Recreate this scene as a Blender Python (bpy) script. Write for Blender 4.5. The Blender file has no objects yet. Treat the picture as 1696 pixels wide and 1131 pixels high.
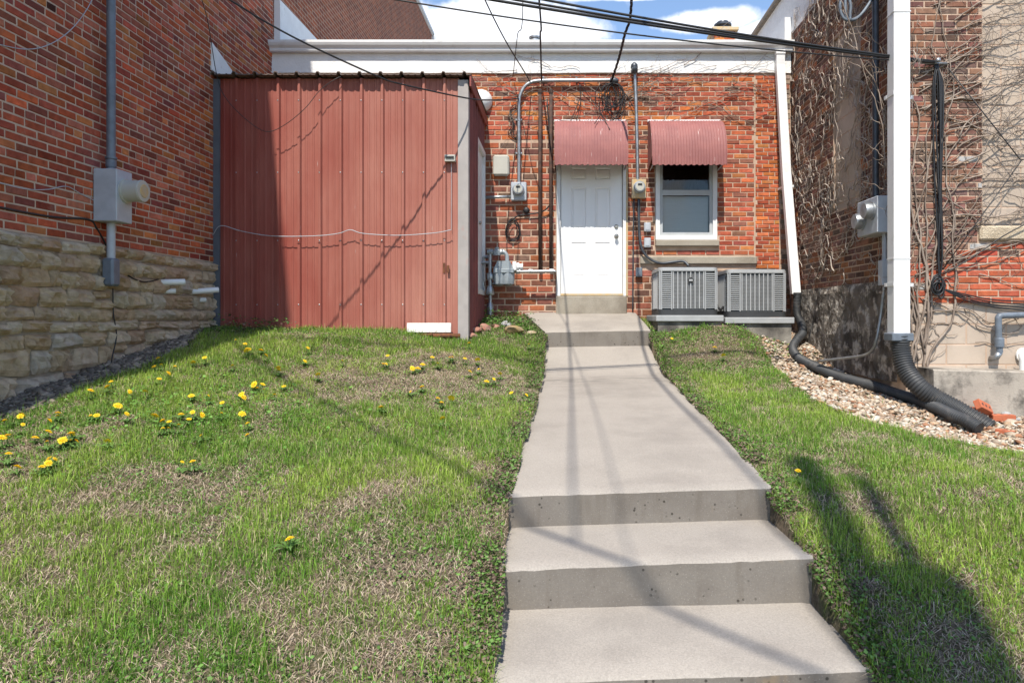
import bpy, math, random
import numpy as np
from mathutils import Vector, Matrix
rnd = random.Random(7)
rng = np.random.default_rng(11)
scene = bpy.context.scene
# ------------------------------------------------------------------ camera
FPX, PX, PY, CZ = 1130.0, 930.0, 525.0, 1.6      # focal length and principal point in photo pixels, eye height
cam = bpy.data.cameras.new('camera'); camo = bpy.data.objects.new('camera', cam)
scene.collection.objects.link(camo); scene.camera = camo
camo.location = (0, 0, CZ); camo.rotation_euler = (math.pi/2, 0, 0)
cam.sensor_width = 36.0; cam.lens = FPX/1696*36
cam.shift_x = (848-PX)/1696; cam.shift_y = -(565.5-PY)/1696
cam.clip_start = 0.05; cam.clip_end = 3000
scene.render.resolution_x = 1024; scene.render.resolution_y = 682
# ------------------------------------------------------------------ world, sun, exposure
LX, LY, LZ = 0.094, 0.645, -1.0                  # direction sunlight travels
S_EL = math.atan2(1.0, math.hypot(LX, LY)); S_AZ = math.atan2(-LX, -LY)   # azimuth from +Y, clockwise
world = bpy.data.worlds.new('World'); scene.world = world; world.use_nodes = True
wt = world.node_tree; wn = wt.nodes; wl = wt.links
for n in list(wn): wn.remove(n)
wout = wn.new('ShaderNodeOutputWorld'); wbg = wn.new('ShaderNodeBackground'); wl.new(wbg.outputs[0], wout.inputs[0])
wbg.inputs[1].default_value = 0.12
sky = wn.new('ShaderNodeTexSky'); sky.sky_type = 'NISHITA'; sky.sun_disc = False
sky.sun_elevation = S_EL; sky.sun_rotation = S_AZ; sky.altitude = 200; sky.air_density = 1.0; sky.dust_density = 0.1; sky.ozone_density = 1.7
wtc = wn.new('ShaderNodeTexCoord')
def wmath(op, a, b=None, clamp=False):
    n = wn.new('ShaderNodeMath'); n.operation = op; n.use_clamp = clamp
    for i, v in enumerate((a, b)):
        if v is None: continue
        if isinstance(v, (int, float)): n.inputs[i].default_value = v
        else: wl.new(v, n.inputs[i])
    return n.outputs[0]
def lobe(px, py, hw, hh):                        # one cumulus: centre and half size given as a direction
    c = Vector(((px-PX)/FPX, 1, (PY-py)/FPX)).normalized()
    s = wn.new('ShaderNodeVectorMath'); s.operation = 'SUBTRACT'; wl.new(wtc.outputs['Generated'], s.inputs[0]); s.inputs[1].default_value = c
    m = wn.new('ShaderNodeVectorMath'); m.operation = 'MULTIPLY'; wl.new(s.outputs[0], m.inputs[0]); m.inputs[1].default_value = (FPX/hw, 1, FPX/hh)
    l = wn.new('ShaderNodeVectorMath'); l.operation = 'LENGTH'; wl.new(m.outputs[0], l.inputs[0])
    return wmath('SUBTRACT', 1.0, l.outputs['Value'])
wnz = wn.new('ShaderNodeTexNoise'); wl.new(wtc.outputs['Generated'], wnz.inputs['Vector'])
wnz.inputs['Scale'].default_value = 16; wnz.inputs['Detail'].default_value = 8; wnz.inputs['Roughness'].default_value = 0.55
wnb = wn.new('ShaderNodeTexNoise'); wl.new(wtc.outputs['Generated'], wnb.inputs['Vector'])
wnb.inputs['Scale'].default_value = 3.1; wnb.inputs['Detail'].default_value = 4
lob = wmath('MAXIMUM', lobe(830, 58, 215, 52), lobe(1170, 34, 95, 20))
lob = wmath('MAXIMUM', lob, lobe(905, 55, 125, 26))
lob = wmath('MAXIMUM', lob, lobe(1275, 55, 60, 24))
lob = wmath('MAXIMUM', lob, lobe(1040, -6, 120, 9))
lob = wmath('MAXIMUM', lob, wmath('MULTIPLY', wmath('SUBTRACT', wnb.outputs['Fac'], 0.57), 4.0))
cm = wmath('ADD', lob, wmath('MULTIPLY', wmath('SUBTRACT', wnz.outputs['Fac'], 0.5), 1.5))
cr = wn.new('ShaderNodeMapRange'); cr.interpolation_type = 'SMOOTHSTEP'; wl.new(cm, cr.inputs[0])
cr.inputs[1].default_value = 0.02; cr.inputs[2].default_value = 0.42
cmix = wn.new('ShaderNodeMix'); cmix.data_type = 'RGBA'
wl.new(wmath('MULTIPLY', cr.outputs[0], 0.97), cmix.inputs[0]); wl.new(sky.outputs[0], cmix.inputs[6])
ccol = wn.new('ShaderNodeMix'); ccol.data_type = 'RGBA'; wl.new(wnz.outputs['Fac'], ccol.inputs[0])
ccol.inputs[6].default_value = (4.3, 4.6, 5.2, 1); ccol.inputs[7].default_value = (6.6, 6.7, 6.9, 1)
wl.new(ccol.outputs[2], cmix.inputs[7]); wl.new(cmix.outputs[2], wbg.inputs[0])
sun = bpy.data.lights.new('sun', 'SUN'); suno = bpy.data.objects.new('sun', sun); scene.collection.objects.link(suno)
sun.energy = 3.4; sun.angle = math.radians(0.53); sun.color = (1.0, 0.935, 0.83)
suno.rotation_euler = Vector((LX, LY, LZ)).to_track_quat('-Z', 'Y').to_euler(); suno.location = (-3, -8, 20)
vs = scene.view_settings; vs.view_transform = 'Standard'; vs.look = 'None'; vs.gamma = 1.0; vs.exposure = 1.0; vs.use_curve_mapping = False
# ------------------------------------------------------------------ helpers
COL = scene.collection
def P(x, y, Y):                                   # photo pixel at distance Y -> world point
    return Vector(((x-PX)/FPX*Y, Y, CZ+(PY-y)/FPX*Y))
def proj(X, Y, Z): return PX+FPX*X/Y, PY-FPX*(Z-CZ)/Y
YF, YS, YR = 10.273, 8.56, 6.87                   # facade, shed front, front of right-hand building
XL, XR, XS = -4.36, 3.47, -1.17                   # left wall, right side wall, shed side
def fx(x, Y=YF): return (x-PX)/FPX*Y
def fz(y, Y=YF): return CZ+(PY-y)/FPX*Y
ORG = {}
def empty(name, loc, label=None, cat=None, group=None, kind=None):
    o = bpy.data.objects.new(name, None); COL.objects.link(o); o.location = loc; o.empty_display_size = 0.1
    ORG[o.name] = Vector(loc); tag(o, label, cat, group, kind); return o
def tag(o, label=None, cat=None, group=None, kind=None):
    if label: o['label'] = label
    if cat: o['category'] = cat
    if group: o['group'] = group
    if kind: o['kind'] = kind
    return o
class MB:
    def __init__(s): s.v = []; s.f = []; s.c = []
    def add(s, vs, fs):
        o = len(s.v); s.v += [tuple(v) for v in vs]; s.f += [tuple(i+o for i in f) for f in fs]; return s
    def box(s, x0, x1, y0, y1, z0, z1, b=0.0):
        if b <= 0:
            return s.add([(x0,y0,z0),(x1,y0,z0),(x1,y1,z0),(x0,y1,z0),(x0,y0,z1),(x1,y0,z1),(x1,y1,z1),(x0,y1,z1)],
                  [(0,3,2,1),(4,5,6,7),(0,1,5,4),(1,2,6,5),(2,3,7,6),(3,0,4,7)])
        X=(x0,x1);Y=(y0,y1);Z=(z0,z1); vs=[];idx={}
        for i in (0,1):
            for j in (0,1):
                for k in (0,1):
                    sx,sy,sz=(1,-1)[i]*b,(1,-1)[j]*b,(1,-1)[k]*b
                    for a in range(3):
                        p=[X[i]+sx,Y[j]+sy,Z[k]+sz]; p[a]=(X[i],Y[j],Z[k])[a]
                        idx[(i,j,k,a)]=len(vs); vs.append(tuple(p))
        fs=[]
        for a in range(3):
            o1,o2=(a+1)%3,(a+2)%3
            for e in (0,1):
                q=[]
                for (m,n) in ((0,0),(1,0),(1,1),(0,1)):
                    t=[0,0,0];t[a]=e;t[o1]=m;t[o2]=n; q.append(idx[(*t,a)])
                fs.append(tuple(q) if e else tuple(q[::-1]))
            for m in (0,1):
                for n in (0,1):
                    t0=[0,0,0];t0[o1]=m;t0[o2]=n;t1=list(t0);t1[a]=1
                    q=(idx[(*t0,o1)],idx[(*t1,o1)],idx[(*t1,o2)],idx[(*t0,o2)])
                    fs.append(q if (m!=n) else q[::-1])
        for i in (0,1):
            for j in (0,1):
                for k in (0,1):
                    q=(idx[(i,j,k,0)],idx[(i,j,k,1)],idx[(i,j,k,2)])
                    fs.append(q if (i+j+k)%2 else q[::-1])
        return s.add(vs,fs)
    def tube(s, pts, r, seg=8, cap=True):
        pts=[Vector(p) for p in pts]; n=len(pts); rs=r if hasattr(r,'__len__') else [r]*n
        t=(pts[1]-pts[0]).normalized(); up=Vector((0,0,1)) if abs(t.z)<.9 else Vector((1,0,0))
        nx=t.cross(up).normalized(); vs=[]
        for i,p in enumerate(pts):
            a=pts[max(i-1,0)];b=pts[min(i+1,n-1)]; t=(b-a)
            t=t.normalized() if t.length>1e-9 else Vector((0,0,1))
            nx=(nx-t*nx.dot(t)); nx=nx.normalized() if nx.length>1e-6 else t.orthogonal().normalized()
            ny=t.cross(nx)
            for k in range(seg):
                w=2*math.pi*k/seg; vs.append(p+(nx*math.cos(w)+ny*math.sin(w))*rs[i])
        fs=[(i*seg+k,i*seg+(k+1)%seg,(i+1)*seg+(k+1)%seg,(i+1)*seg+k) for i in range(n-1) for k in range(seg)]
        if cap: fs+=[tuple(range(seg))[::-1],tuple((n-1)*seg+k for k in range(seg))]
        return s.add(vs,fs)
    def lathe(s, c, axis, prof, seg=20):           # prof: (radius, distance along axis)
        c=Vector(c);a=Vector(axis).normalized();x=a.orthogonal().normalized();y=a.cross(x);vs=[]
        for (r,d) in prof:
            for k in range(seg):
                w=2*math.pi*k/seg; vs.append(c+a*d+(x*math.cos(w)+y*math.sin(w))*max(r,1e-4))
        n=len(prof)
        fs=[(i*seg+k,i*seg+(k+1)%seg,(i+1)*seg+(k+1)%seg,(i+1)*seg+k) for i in range(n-1) for k in range(seg)]
        fs+=[tuple(range(seg))[::-1],tuple((n-1)*seg+k for k in range(seg))]
        return s.add(vs,fs)
    def prism(s, poly, ax, a0, a1):                # poly: 2D points, extruded along axis ax (0,1,2) from a0 to a1
        n=len(poly);vs=[]
        for a in (a0,a1):
            for (p,q) in poly:
                vs.append(((a,p,q),(p,a,q),(p,q,a))[ax])
        fs=[tuple(range(n)),tuple(range(2*n-1,n-1,-1))]+[(i+n,(i+1)%n+n,(i+1)%n,i) for i in range(n)]
        return s.add(vs,fs)
    def sheet(s, grid, thick=None):                # grid[i][j] of points -> quads
        m=len(grid);n=len(grid[0])
        return s.add([p for r in grid for p in r],[(i*n+j,i*n+j+1,(i+1)*n+j+1,(i+1)*n+j) for i in range(m-1) for j in range(n-1)])
    def build(s, name, mat, parent=None, smooth=False, fix=True, angle=None):
        me=bpy.data.meshes.new(name); o=bpy.data.objects.new(name,me); COL.objects.link(o)
        if parent is None:
            a=np.array(s.v); org=Vector(((a[:,0].min()+a[:,0].max())/2,(a[:,1].min()+a[:,1].max())/2,a[:,2].min())); o.location=org
        else: org=ORG[parent.name]; o.parent=parent
        me.from_pydata([(v[0]-org.x,v[1]-org.y,v[2]-org.z) for v in s.v],[],s.f); me.update()
        if fix:
            import bmesh
            bm=bmesh.new();bm.from_mesh(me);bmesh.ops.recalc_face_normals(bm,faces=bm.faces);bm.to_mesh(me);bm.free()
        if s.c:
            at=me.color_attributes.new('Col','FLOAT_COLOR','POINT'); at.data.foreach_set('color',np.array(s.c,dtype=np.float32).ravel())
        if mat: me.materials.append(mat)
        if smooth:
            me.polygons.foreach_set('use_smooth',[True]*len(me.polygons))
            if angle is not None:
                try: me.set_sharp_from_angle(angle=math.radians(angle))
                except Exception: pass
        ORG[o.name]=Vector(org); return o
def crom(pts, n=8):
    pts=[Vector(p) for p in pts]; q=[pts[0]*2-pts[1]]+pts+[pts[-1]*2-pts[-2]]; out=[]
    for i in range(1,len(q)-2):
        a,b,c,d=q[i-1:i+3]
        for k in range(n):
            t=k/n; out.append(.5*((2*b)+(c-a)*t+(2*a-5*b+4*c-d)*t*t+(3*b-a-3*c+d)*t**3))
    out.append(pts[-1]); return out
def sagline(a, b, sag, n=24):
    a=Vector(a);b=Vector(b); return [a.lerp(b,i/n)-Vector((0,0,sag*4*(i/n)*(1-i/n))) for i in range(n+1)]
def copy_tree(o, parent=None):
    c=o.copy(); COL.objects.link(c); c.parent=parent; ORG[c.name]=ORG.get(o.name,Vector())
    for ch in list(o.children): copy_tree(ch,c)
    return c
# ------------------------------------------------------------------ materials
def newmat(name):
    m=bpy.data.materials.new(name); m.use_nodes=True; nt=m.node_tree
    return m,nt,nt.nodes['Principled BSDF']
def node(nt,t,**kw):
    n=nt.nodes.new(t)
    for k,v in kw.items(): setattr(n,k,v)
    return n
def noise(nt,vec,scale,detail=4,rough=.55):
    n=node(nt,'ShaderNodeTexNoise'); n.inputs['Scale'].default_value=scale; n.inputs['Detail'].default_value=detail; n.inputs['Roughness'].default_value=rough
    nt.links.new(vec,n.inputs['Vector']); return n.outputs['Fac']
def rng_(nt,v,a,b,c=0.,d=1.):
    n=node(nt,'ShaderNodeMapRange'); nt.links.new(v,n.inputs[0])
    for i,x in enumerate((a,b,c,d)): n.inputs[i+1].default_value=x
    return n.outputs[0]
def mixc(nt,f,a,b,mode='MIX'):
    n=node(nt,'ShaderNodeMix'); n.data_type='RGBA'; n.blend_type=mode; n.clamp_factor=True
    for sock,v in ((n.inputs[0],f),(n.inputs[6],a),(n.inputs[7],b)):
        if isinstance(v,(int,float)): sock.default_value=v
        elif isinstance(v,tuple): sock.default_value=(*v[:3],1)
        else: nt.links.new(v,sock)
    return n.outputs[2]
def coords(nt,scale=None,kind='Object'):
    t=node(nt,'ShaderNodeTexCoord').outputs[kind]
    if scale:
        m=node(nt,'ShaderNodeMapping'); m.inputs['Scale'].default_value=scale; nt.links.new(t,m.inputs[0]); return m.outputs[0]
    return t
def bump(nt,bsdf,h,strength=.4,dist=.01):
    b=node(nt,'ShaderNodeBump'); b.inputs['Strength'].default_value=strength; b.inputs['Distance'].default_value=dist
    nt.links.new(h,b.inputs['Height']); nt.links.new(b.outputs[0],bsdf.inputs['Normal'])
def simple(name,col,rough=.6,metal=0.,var=.25,scale=6.,col2=None,bmp=.15,bscale=60.,bdist=.004,dirt=None,stretch=None,spec=.5):
    m,nt,b=newmat(name); c=coords(nt,stretch); n1=noise(nt,c,scale,6)
    c2=col2 or tuple(x*(1-var) for x in col)
    base=mixc(nt,rng_(nt,n1,.35,.65),col,c2)
    if dirt:                                       # (colour, scale, low, high)
        base=mixc(nt,rng_(nt,noise(nt,coords(nt),dirt[1],8,.65),dirt[2],dirt[3]),base,dirt[0])
    nt.links.new(base,b.inputs['Base Color']); b.inputs['Roughness'].default_value=rough; b.inputs['Metallic'].default_value=metal
    b.inputs['Specular IOR Level'].default_value=spec
    if bmp: bump(nt,b,noise(nt,coords(nt),bscale,5),bmp,bdist)
    return m
def brickmat(name,src):
    m,nt,b=newmat(name)
    if src=='obj': col=node(nt,'ShaderNodeObjectInfo').outputs['Color']
    else: col=node(nt,'ShaderNodeAttribute',attribute_name='Col').outputs['Color']
    g=node(nt,'ShaderNodeNewGeometry').outputs['Position']
    n1=noise(nt,g,14,6,.65); n2=noise(nt,g,70,4,.6); n3=noise(nt,g,5,5,.7)
    c=mixc(nt,rng_(nt,n1,.25,.75,.0,1.),mixc(nt,1.,col,(.62,.6,.6),'MULTIPLY'),mixc(nt,1.,col,(1.22,1.18,1.12),'MULTIPLY'))
    c=mixc(nt,rng_(nt,n2,.62,.78,0,.55),c,(.06,.04,.035))
    c=mixc(nt,rng_(nt,n3,.6,.75,0,.4),c,(.36,.29,.23))
    nt.links.new(c,b.inputs['Base Color']); b.inputs['Roughness'].default_value=.9; b.inputs['Specular IOR Level'].default_value=.2
    bump(nt,b,n2,.5,.006); return m
M={}
M['brick_o']=brickmat('brick_object','obj'); M['brick_a']=brickmat('brick_joined','attr')
def attrmat(name,rough=.8,trans=0.,bmp=0,var=True):
    m,nt,b=newmat(name); col=node(nt,'ShaderNodeAttribute',attribute_name='Col').outputs['Color']
    if var:
        g=node(nt,'ShaderNodeNewGeometry').outputs['Position']; n=noise(nt,g,35,5,.65)
        col=mixc(nt,rng_(nt,n,.3,.7),mixc(nt,1.,col,(.7,.68,.66),'MULTIPLY'),mixc(nt,1.,col,(1.15,1.13,1.1),'MULTIPLY'))
    nt.links.new(col,b.inputs['Base Color']); b.inputs['Roughness'].default_value=rough; b.inputs['Specular IOR Level'].default_value=.25
    if bmp: bump(nt,b,noise(nt,node(nt,'ShaderNodeNewGeometry').outputs['Position'],60,6,.7),bmp,.012)
    if trans:
        t=node(nt,'ShaderNodeBsdfTranslucent'); nt.links.new(col,t.inputs[0]); mx=node(nt,'ShaderNodeMixShader'); mx.inputs[0].default_value=trans
        nt.links.new(b.outputs[0],mx.inputs[1]); nt.links.new(t.outputs[0],mx.inputs[2]); nt.links.new(mx.outputs[0],nt.nodes['Material Output'].inputs[0])
    return m
M['leaf']=attrmat('leaf',.55,.22,0,False); M['pebble']=attrmat('pebble',.85)
def stonemat():
    m,nt,b=newmat('limestone'); oi=node(nt,'ShaderNodeObjectInfo'); g=node(nt,'ShaderNodeNewGeometry').outputs['Position']
    cr_=node(nt,'ShaderNodeValToRGB'); nt.links.new(oi.outputs['Random'],cr_.inputs[0]); e=cr_.color_ramp.elements
    e[0].color=(.66,.54,.385,1); e[1].color=(.58,.52,.445,1)
    for p,c in ((.3,(.60,.45,.30)),(.5,(.72,.62,.48)),(.7,(.53,.37,.25)),(.85,(.64,.55,.42))): q=e.new(p); q.color=(*c,1)
    n1=noise(nt,g,9,6,.65); n2=noise(nt,g,45,6,.75); st=node(nt,'ShaderNodeMapping'); st.inputs['Scale'].default_value=(6,6,40); nt.links.new(g,st.inputs[0]); n3=noise(nt,st.outputs[0],1.,4,.6)
    c=mixc(nt,rng_(nt,n1,.3,.7),mixc(nt,1.,cr_.outputs[0],(.72,.68,.63),'MULTIPLY'),mixc(nt,1.,cr_.outputs[0],(1.15,1.13,1.1),'MULTIPLY'))
    c=mixc(nt,rng_(nt,n3,.55,.75,0,.5),c,(.26,.19,.12)); c=mixc(nt,rng_(nt,n2,.6,.8,0,.6),c,(.16,.135,.11))
    nt.links.new(c,b.inputs['Base Color']); b.inputs['Roughness'].default_value=.95; b.inputs['Specular IOR Level'].default_value=.15
    bump(nt,b,n2,1.,.03); return m
M['stone']=stonemat()
M['mortar']=simple('mortar',(.52,.38,.285),.95,col2=(.40,.285,.21),bmp=.6,bscale=90,bdist=.006,spec=.1)
M['mortar_shade']=simple('lime_mortar',(.54,.425,.335),.95,col2=(.44,.34,.265),bmp=.6,bscale=90,bdist=.006,spec=.1)
M['stonemortar']=simple('stone_mortar',(.40,.34,.275),.95,col2=(.27,.225,.18),bmp=.8,bscale=40,bdist=.01,spec=.1)
def concrete(name,a,b_,stain,speck=.5,lo=.5,hi=.78,pits=0.):
    m,nt,b=newmat(name); g=coords(nt); n1=noise(nt,g,2.2,7,.6); n2=noise(nt,g,110,4,.8); n3=noise(nt,g,1.1,6,.65)
    v=node(nt,'ShaderNodeTexVoronoi'); v.inputs['Scale'].default_value=85; nt.links.new(g,v.inputs['Vector'])
    c=mixc(nt,rng_(nt,n1,.3,.7),a,b_); c=mixc(nt,rng_(nt,n3,lo,hi),c,stain)
    c=mixc(nt,rng_(nt,n2,.3,.7,0,speck),c,(.12,.11,.1)); c=mixc(nt,rng_(nt,v.outputs['Distance'],.0,.22,.4,0),c,(.5,.47,.42))
    if pits:                                       # air holes and drip stains of a formed face
        pv=node(nt,'ShaderNodeTexVoronoi'); pv.inputs['Scale'].default_value=30; nt.links.new(g,pv.inputs['Vector']); pn=noise(nt,g,9,3,.6)
        h=node(nt,'ShaderNodeMath',operation='MULTIPLY'); nt.links.new(rng_(nt,pv.outputs['Distance'],.16,.24,1,0),h.inputs[0]); nt.links.new(rng_(nt,pn,.52,.60,0,pits),h.inputs[1])
        c=mixc(nt,h.outputs[0],c,(.035,.03,.025)); c=mixc(nt,rng_(nt,noise(nt,coords(nt,(9,9,1.2)),1.,4,.6),.55,.78,0,.55),c,(.10,.08,.06))
        c=mixc(nt,rng_(nt,noise(nt,g,3.3,5,.6),.62,.76,0,.5),c,(.33,.22,.11))
    nt.links.new(c,b.inputs['Base Color']); b.inputs['Roughness'].default_value=.9; b.inputs['Specular IOR Level'].default_value=.25
    bump(nt,b,n2,.5,.004); return m
M['concrete']=concrete('walk_concrete',(.395,.355,.31),(.345,.31,.27),(.275,.245,.215))
def walk_stain(m):                                # grime line where water stands at the foot of the ramp
    nt=m.node_tree; b=nt.nodes['Principled BSDF']; src=b.inputs['Base Color'].links[0].from_socket; g=coords(nt); sp=node(nt,'ShaderNodeSeparateXYZ'); nt.links.new(g,sp.inputs[0])
    d=node(nt,'ShaderNodeMath',operation='SUBTRACT'); nt.links.new(sp.outputs[1],d.inputs[0]); d.inputs[1].default_value=1.62
    a=node(nt,'ShaderNodeMath',operation='ABSOLUTE'); nt.links.new(d.outputs[0],a.inputs[0])
    k=node(nt,'ShaderNodeMath',operation='MULTIPLY'); nt.links.new(rng_(nt,a.outputs[0],.05,.38,1,0),k.inputs[0]); nt.links.new(rng_(nt,noise(nt,coords(nt,(3,9,3)),1.3,6,.65),.46,.66,0,.75),k.inputs[1])
    nt.links.new(mixc(nt,k.outputs[0],src,(.13,.12,.11)),b.inputs['Base Color'])
walk_stain(M['concrete'])
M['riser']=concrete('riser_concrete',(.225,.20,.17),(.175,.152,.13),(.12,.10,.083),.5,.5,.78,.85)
M['oldconc']=concrete('old_concrete',(.38,.35,.30),(.29,.265,.23),(.06,.055,.05),.5,.44,.62)
M['sillconc']=concrete('sill_concrete',(.42,.38,.31),(.32,.28,.22),(.16,.13,.1),.5)
M['cmu']=simple('painted_block',(.47,.385,.31),.92,col2=(.41,.335,.27),scale=3,bmp=.5,bscale=160,bdist=.004,dirt=((.33,.28,.23),5,.55,.8),spec=.2)
M['white']=simple('white_paint',(.71,.71,.705),.45,var=.06,bmp=.08,bscale=30,dirt=((.46,.44,.41),5,.56,.85))
M['whitewall']=simple('white_masonry_paint',(.78,.775,.765),.75,var=.08,bmp=.7,bscale=28,bdist=.01,dirt=((.45,.42,.38),7,.62,.85))
M['door']=simple('door_paint',(.80,.80,.805),.4,var=.03,bmp=.03,bscale=200)
M['galv']=simple('galvanised',(.40,.42,.44),.42,.75,var=.3,scale=14,bmp=.1)
M['greybox']=simple('grey_enamel',(.42,.45,.49),.5,0,var=.15,scale=9,bmp=.08,dirt=((.25,.24,.22),8,.62,.9))
M['bluepipe']=simple('painted_conduit',(.16,.19,.23),.5,.1,var=.3,scale=9,bmp=.1)
M['darkpipe']=simple('dark_conduit',(.07,.08,.095),.4,.3,var=.4,scale=12,bmp=.1)
M['rustpipe']=simple('rusty_pipe',(.10,.05,.035),.8,.2,var=.5,scale=20,bmp=.3,col2=(.045,.03,.025))
M['rust']=simple('rust',(.22,.08,.03),.9,.1,col2=(.09,.04,.025),scale=20)
M['ochre']=simple('weathered_box',(.50,.34,.15),.7,0,col2=(.42,.36,.26),scale=14)
M['beigebox']=simple('beige_plastic',(.44,.43,.38),.55,0,var=.08,bmp=.05)
M['gasgrey']=simple('meter_grey',(.31,.35,.38),.45,.15,var=.25,scale=12,bmp=.12,dirt=((.18,.17,.15),14,.6,.85))
M['black']=simple('black_rubber',(.018,.018,.02),.5,0,var=.3,bmp=.1)
M['blackpipe']=simple('corrugated_black',(.045,.047,.05),.55,0,var=.35,scale=5,bmp=.1,dirt=((.16,.14,.12),6,.55,.85))
M['acgrey']=simple('ac_paint',(.33,.34,.35),.5,.1,var=.12,bmp=.05)
M['aclight']=simple('ac_rim',(.42,.43,.44),.5,.1,var=.12,bmp=.05)
M['acdark']=simple('ac_inner',(.035,.037,.04),.6,0,bmp=0)
M['acmesh']=simple('ac_coil',(.15,.155,.16),.6,.3,bmp=.3,bscale=400)
M['pad']=simple('pad_concrete',(.36,.37,.38),.85,var=.15,bmp=.2)
M['vine']=simple('vine_bark_pale',(.46,.39,.33),.95,0,col2=(.26,.205,.165),scale=8,bmp=0)
M['vinedark']=simple('vine_bark_brown',(.34,.275,.225),.95,0,col2=(.15,.11,.085),scale=5,bmp=0)
M['wood']=simple('pole_wood',(.16,.11,.075),.9,0,stretch=(9,9,.6),scale=5,bmp=.4)
M['plank']=simple('flaking_white_board',(.74,.72,.69),.8,0,var=.1,dirt=((.33,.28,.24),16,.58,.7),bmp=.4,bscale=40)
M['pvc']=simple('white_pvc',(.74,.74,.72),.4,0,var=.08,bmp=.02)
M['tile']=simple('clay_coping',(.10,.085,.07),.8,0,col2=(.2,.15,.1),scale=9)
M['rubble']=simple('parged_rubble',(.22,.19,.16),.95,0,col2=(.07,.06,.052),scale=4,bmp=1.,bscale=14,bdist=.06,dirt=((.5,.45,.39),7,.50,.62),spec=.1)
M['blind']=simple('window_blind',(.80,.78,.74),.9,var=.1,stretch=(1,1,30),bmp=.3,bscale=90)
M['interior']=simple('room_plaster',(.35,.33,.3),.9)
M['roofing']=simple('roof_membrane',(.5,.5,.5),.9)
M['sash']=simple('grey_sash',(.40,.42,.43),.5,var=.1,bmp=.03)
M['brass']=simple('door_hardware',(.35,.33,.3),.3,.9,bmp=0)
def glassmat():
    m,nt,b=newmat('window_glass'); nt.nodes.remove(b)
    t=node(nt,'ShaderNodeBsdfTransparent'); t.inputs[0].default_value=(.84,.86,.87,1); g=node(nt,'ShaderNodeBsdfGlossy'); g.inputs['Roughness'].default_value=.02
    fr=node(nt,'ShaderNodeFresnel'); fr.inputs[0].default_value=1.42; mx=node(nt,'ShaderNodeMixShader')
    nt.links.new(fr.outputs[0],mx.inputs[0]); nt.links.new(t.outputs[0],mx.inputs[1]); nt.links.new(g.outputs[0],mx.inputs[2])
    nt.links.new(mx.outputs[0],nt.nodes['Material Output'].inputs[0]); return m
M['glass']=glassmat()
def metal_siding(name,red,grey,lo,hi):
    m,nt,b=newmat(name); c=coords(nt); st=coords(nt,(14,14,.5)); big=coords(nt,(1.1,1.1,.45))
    n1=noise(nt,st,2.2,5,.6); n2=noise(nt,big,1.4,4,.6); n3=noise(nt,coords(nt,(34,34,3.5)),1.,3,.5)
    sp=node(nt,'ShaderNodeSeparateXYZ'); nt.links.new(c,sp.inputs[0])
    gr=rng_(nt,sp.outputs[0],-1.6,1.9,-.25,.32)    # chalking increases towards the weather end of the sheet wall
    a=node(nt,'ShaderNodeMath',operation='ADD'); nt.links.new(n2,a.inputs[0]); nt.links.new(gr,a.inputs[1])
    col=mixc(nt,rng_(nt,a.outputs[0],lo,hi),red,grey)
    col=mixc(nt,rng_(nt,n1,.3,.75,0,.28),col,tuple(x*.55 for x in red))
    col=mixc(nt,rng_(nt,n3,.74,.80,0,.6),col,(.55,.5,.48))
    nt.links.new(col,b.inputs['Base Color']); b.inputs['Roughness'].default_value=.6; b.inputs['Specular IOR Level'].default_value=.3
    bump(nt,b,noise(nt,c,3,3),.25,.02); return m
M['siding']=metal_siding('red_siding',(.25,.048,.034),(.41,.185,.14),.16,.88)
M['sidetrim']=simple('grey_corner_trim',(.36,.33,.315),.6,0,var=.15,scale=5,bmp=.1,dirt=((.4,.12,.08),3,.6,.75))
M['darktrim']=simple('blue_grey_trim',(.10,.115,.14),.6,0,var=.2)
M['redtrim']=simple('red_trim',(.26,.055,.04),.6,0,var=.3,scale=3,bmp=.1)
M['rustedge']=simple('weathered_roof_edge',(.17,.13,.11),.8,.1,col2=(.09,.06,.05),scale=14)
def awningmat():
    m,nt,b=newmat('awning_paint'); c=coords(nt); st=coords(nt,(30,4,2.2))
    col=mixc(nt,rng_(nt,noise(nt,c,5,5),.35,.65),(.30,.115,.105),(.25,.095,.09))
    col=mixc(nt,rng_(nt,noise(nt,st,1.6,4,.6),.66,.70,0,.85),col,(.62,.5,.48))
    nt.links.new(col,b.inputs['Base Color']); b.inputs['Roughness'].default_value=.65; return m
M['awning']=awningmat()
M['stained']=simple('stained_concrete',(.40,.355,.30),.95,col2=(.30,.265,.225),scale=3,bmp=.5,bscale=60,bdist=.008,dirt=((.05,.045,.04),2.6,.46,.62),spec=.15)
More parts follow.
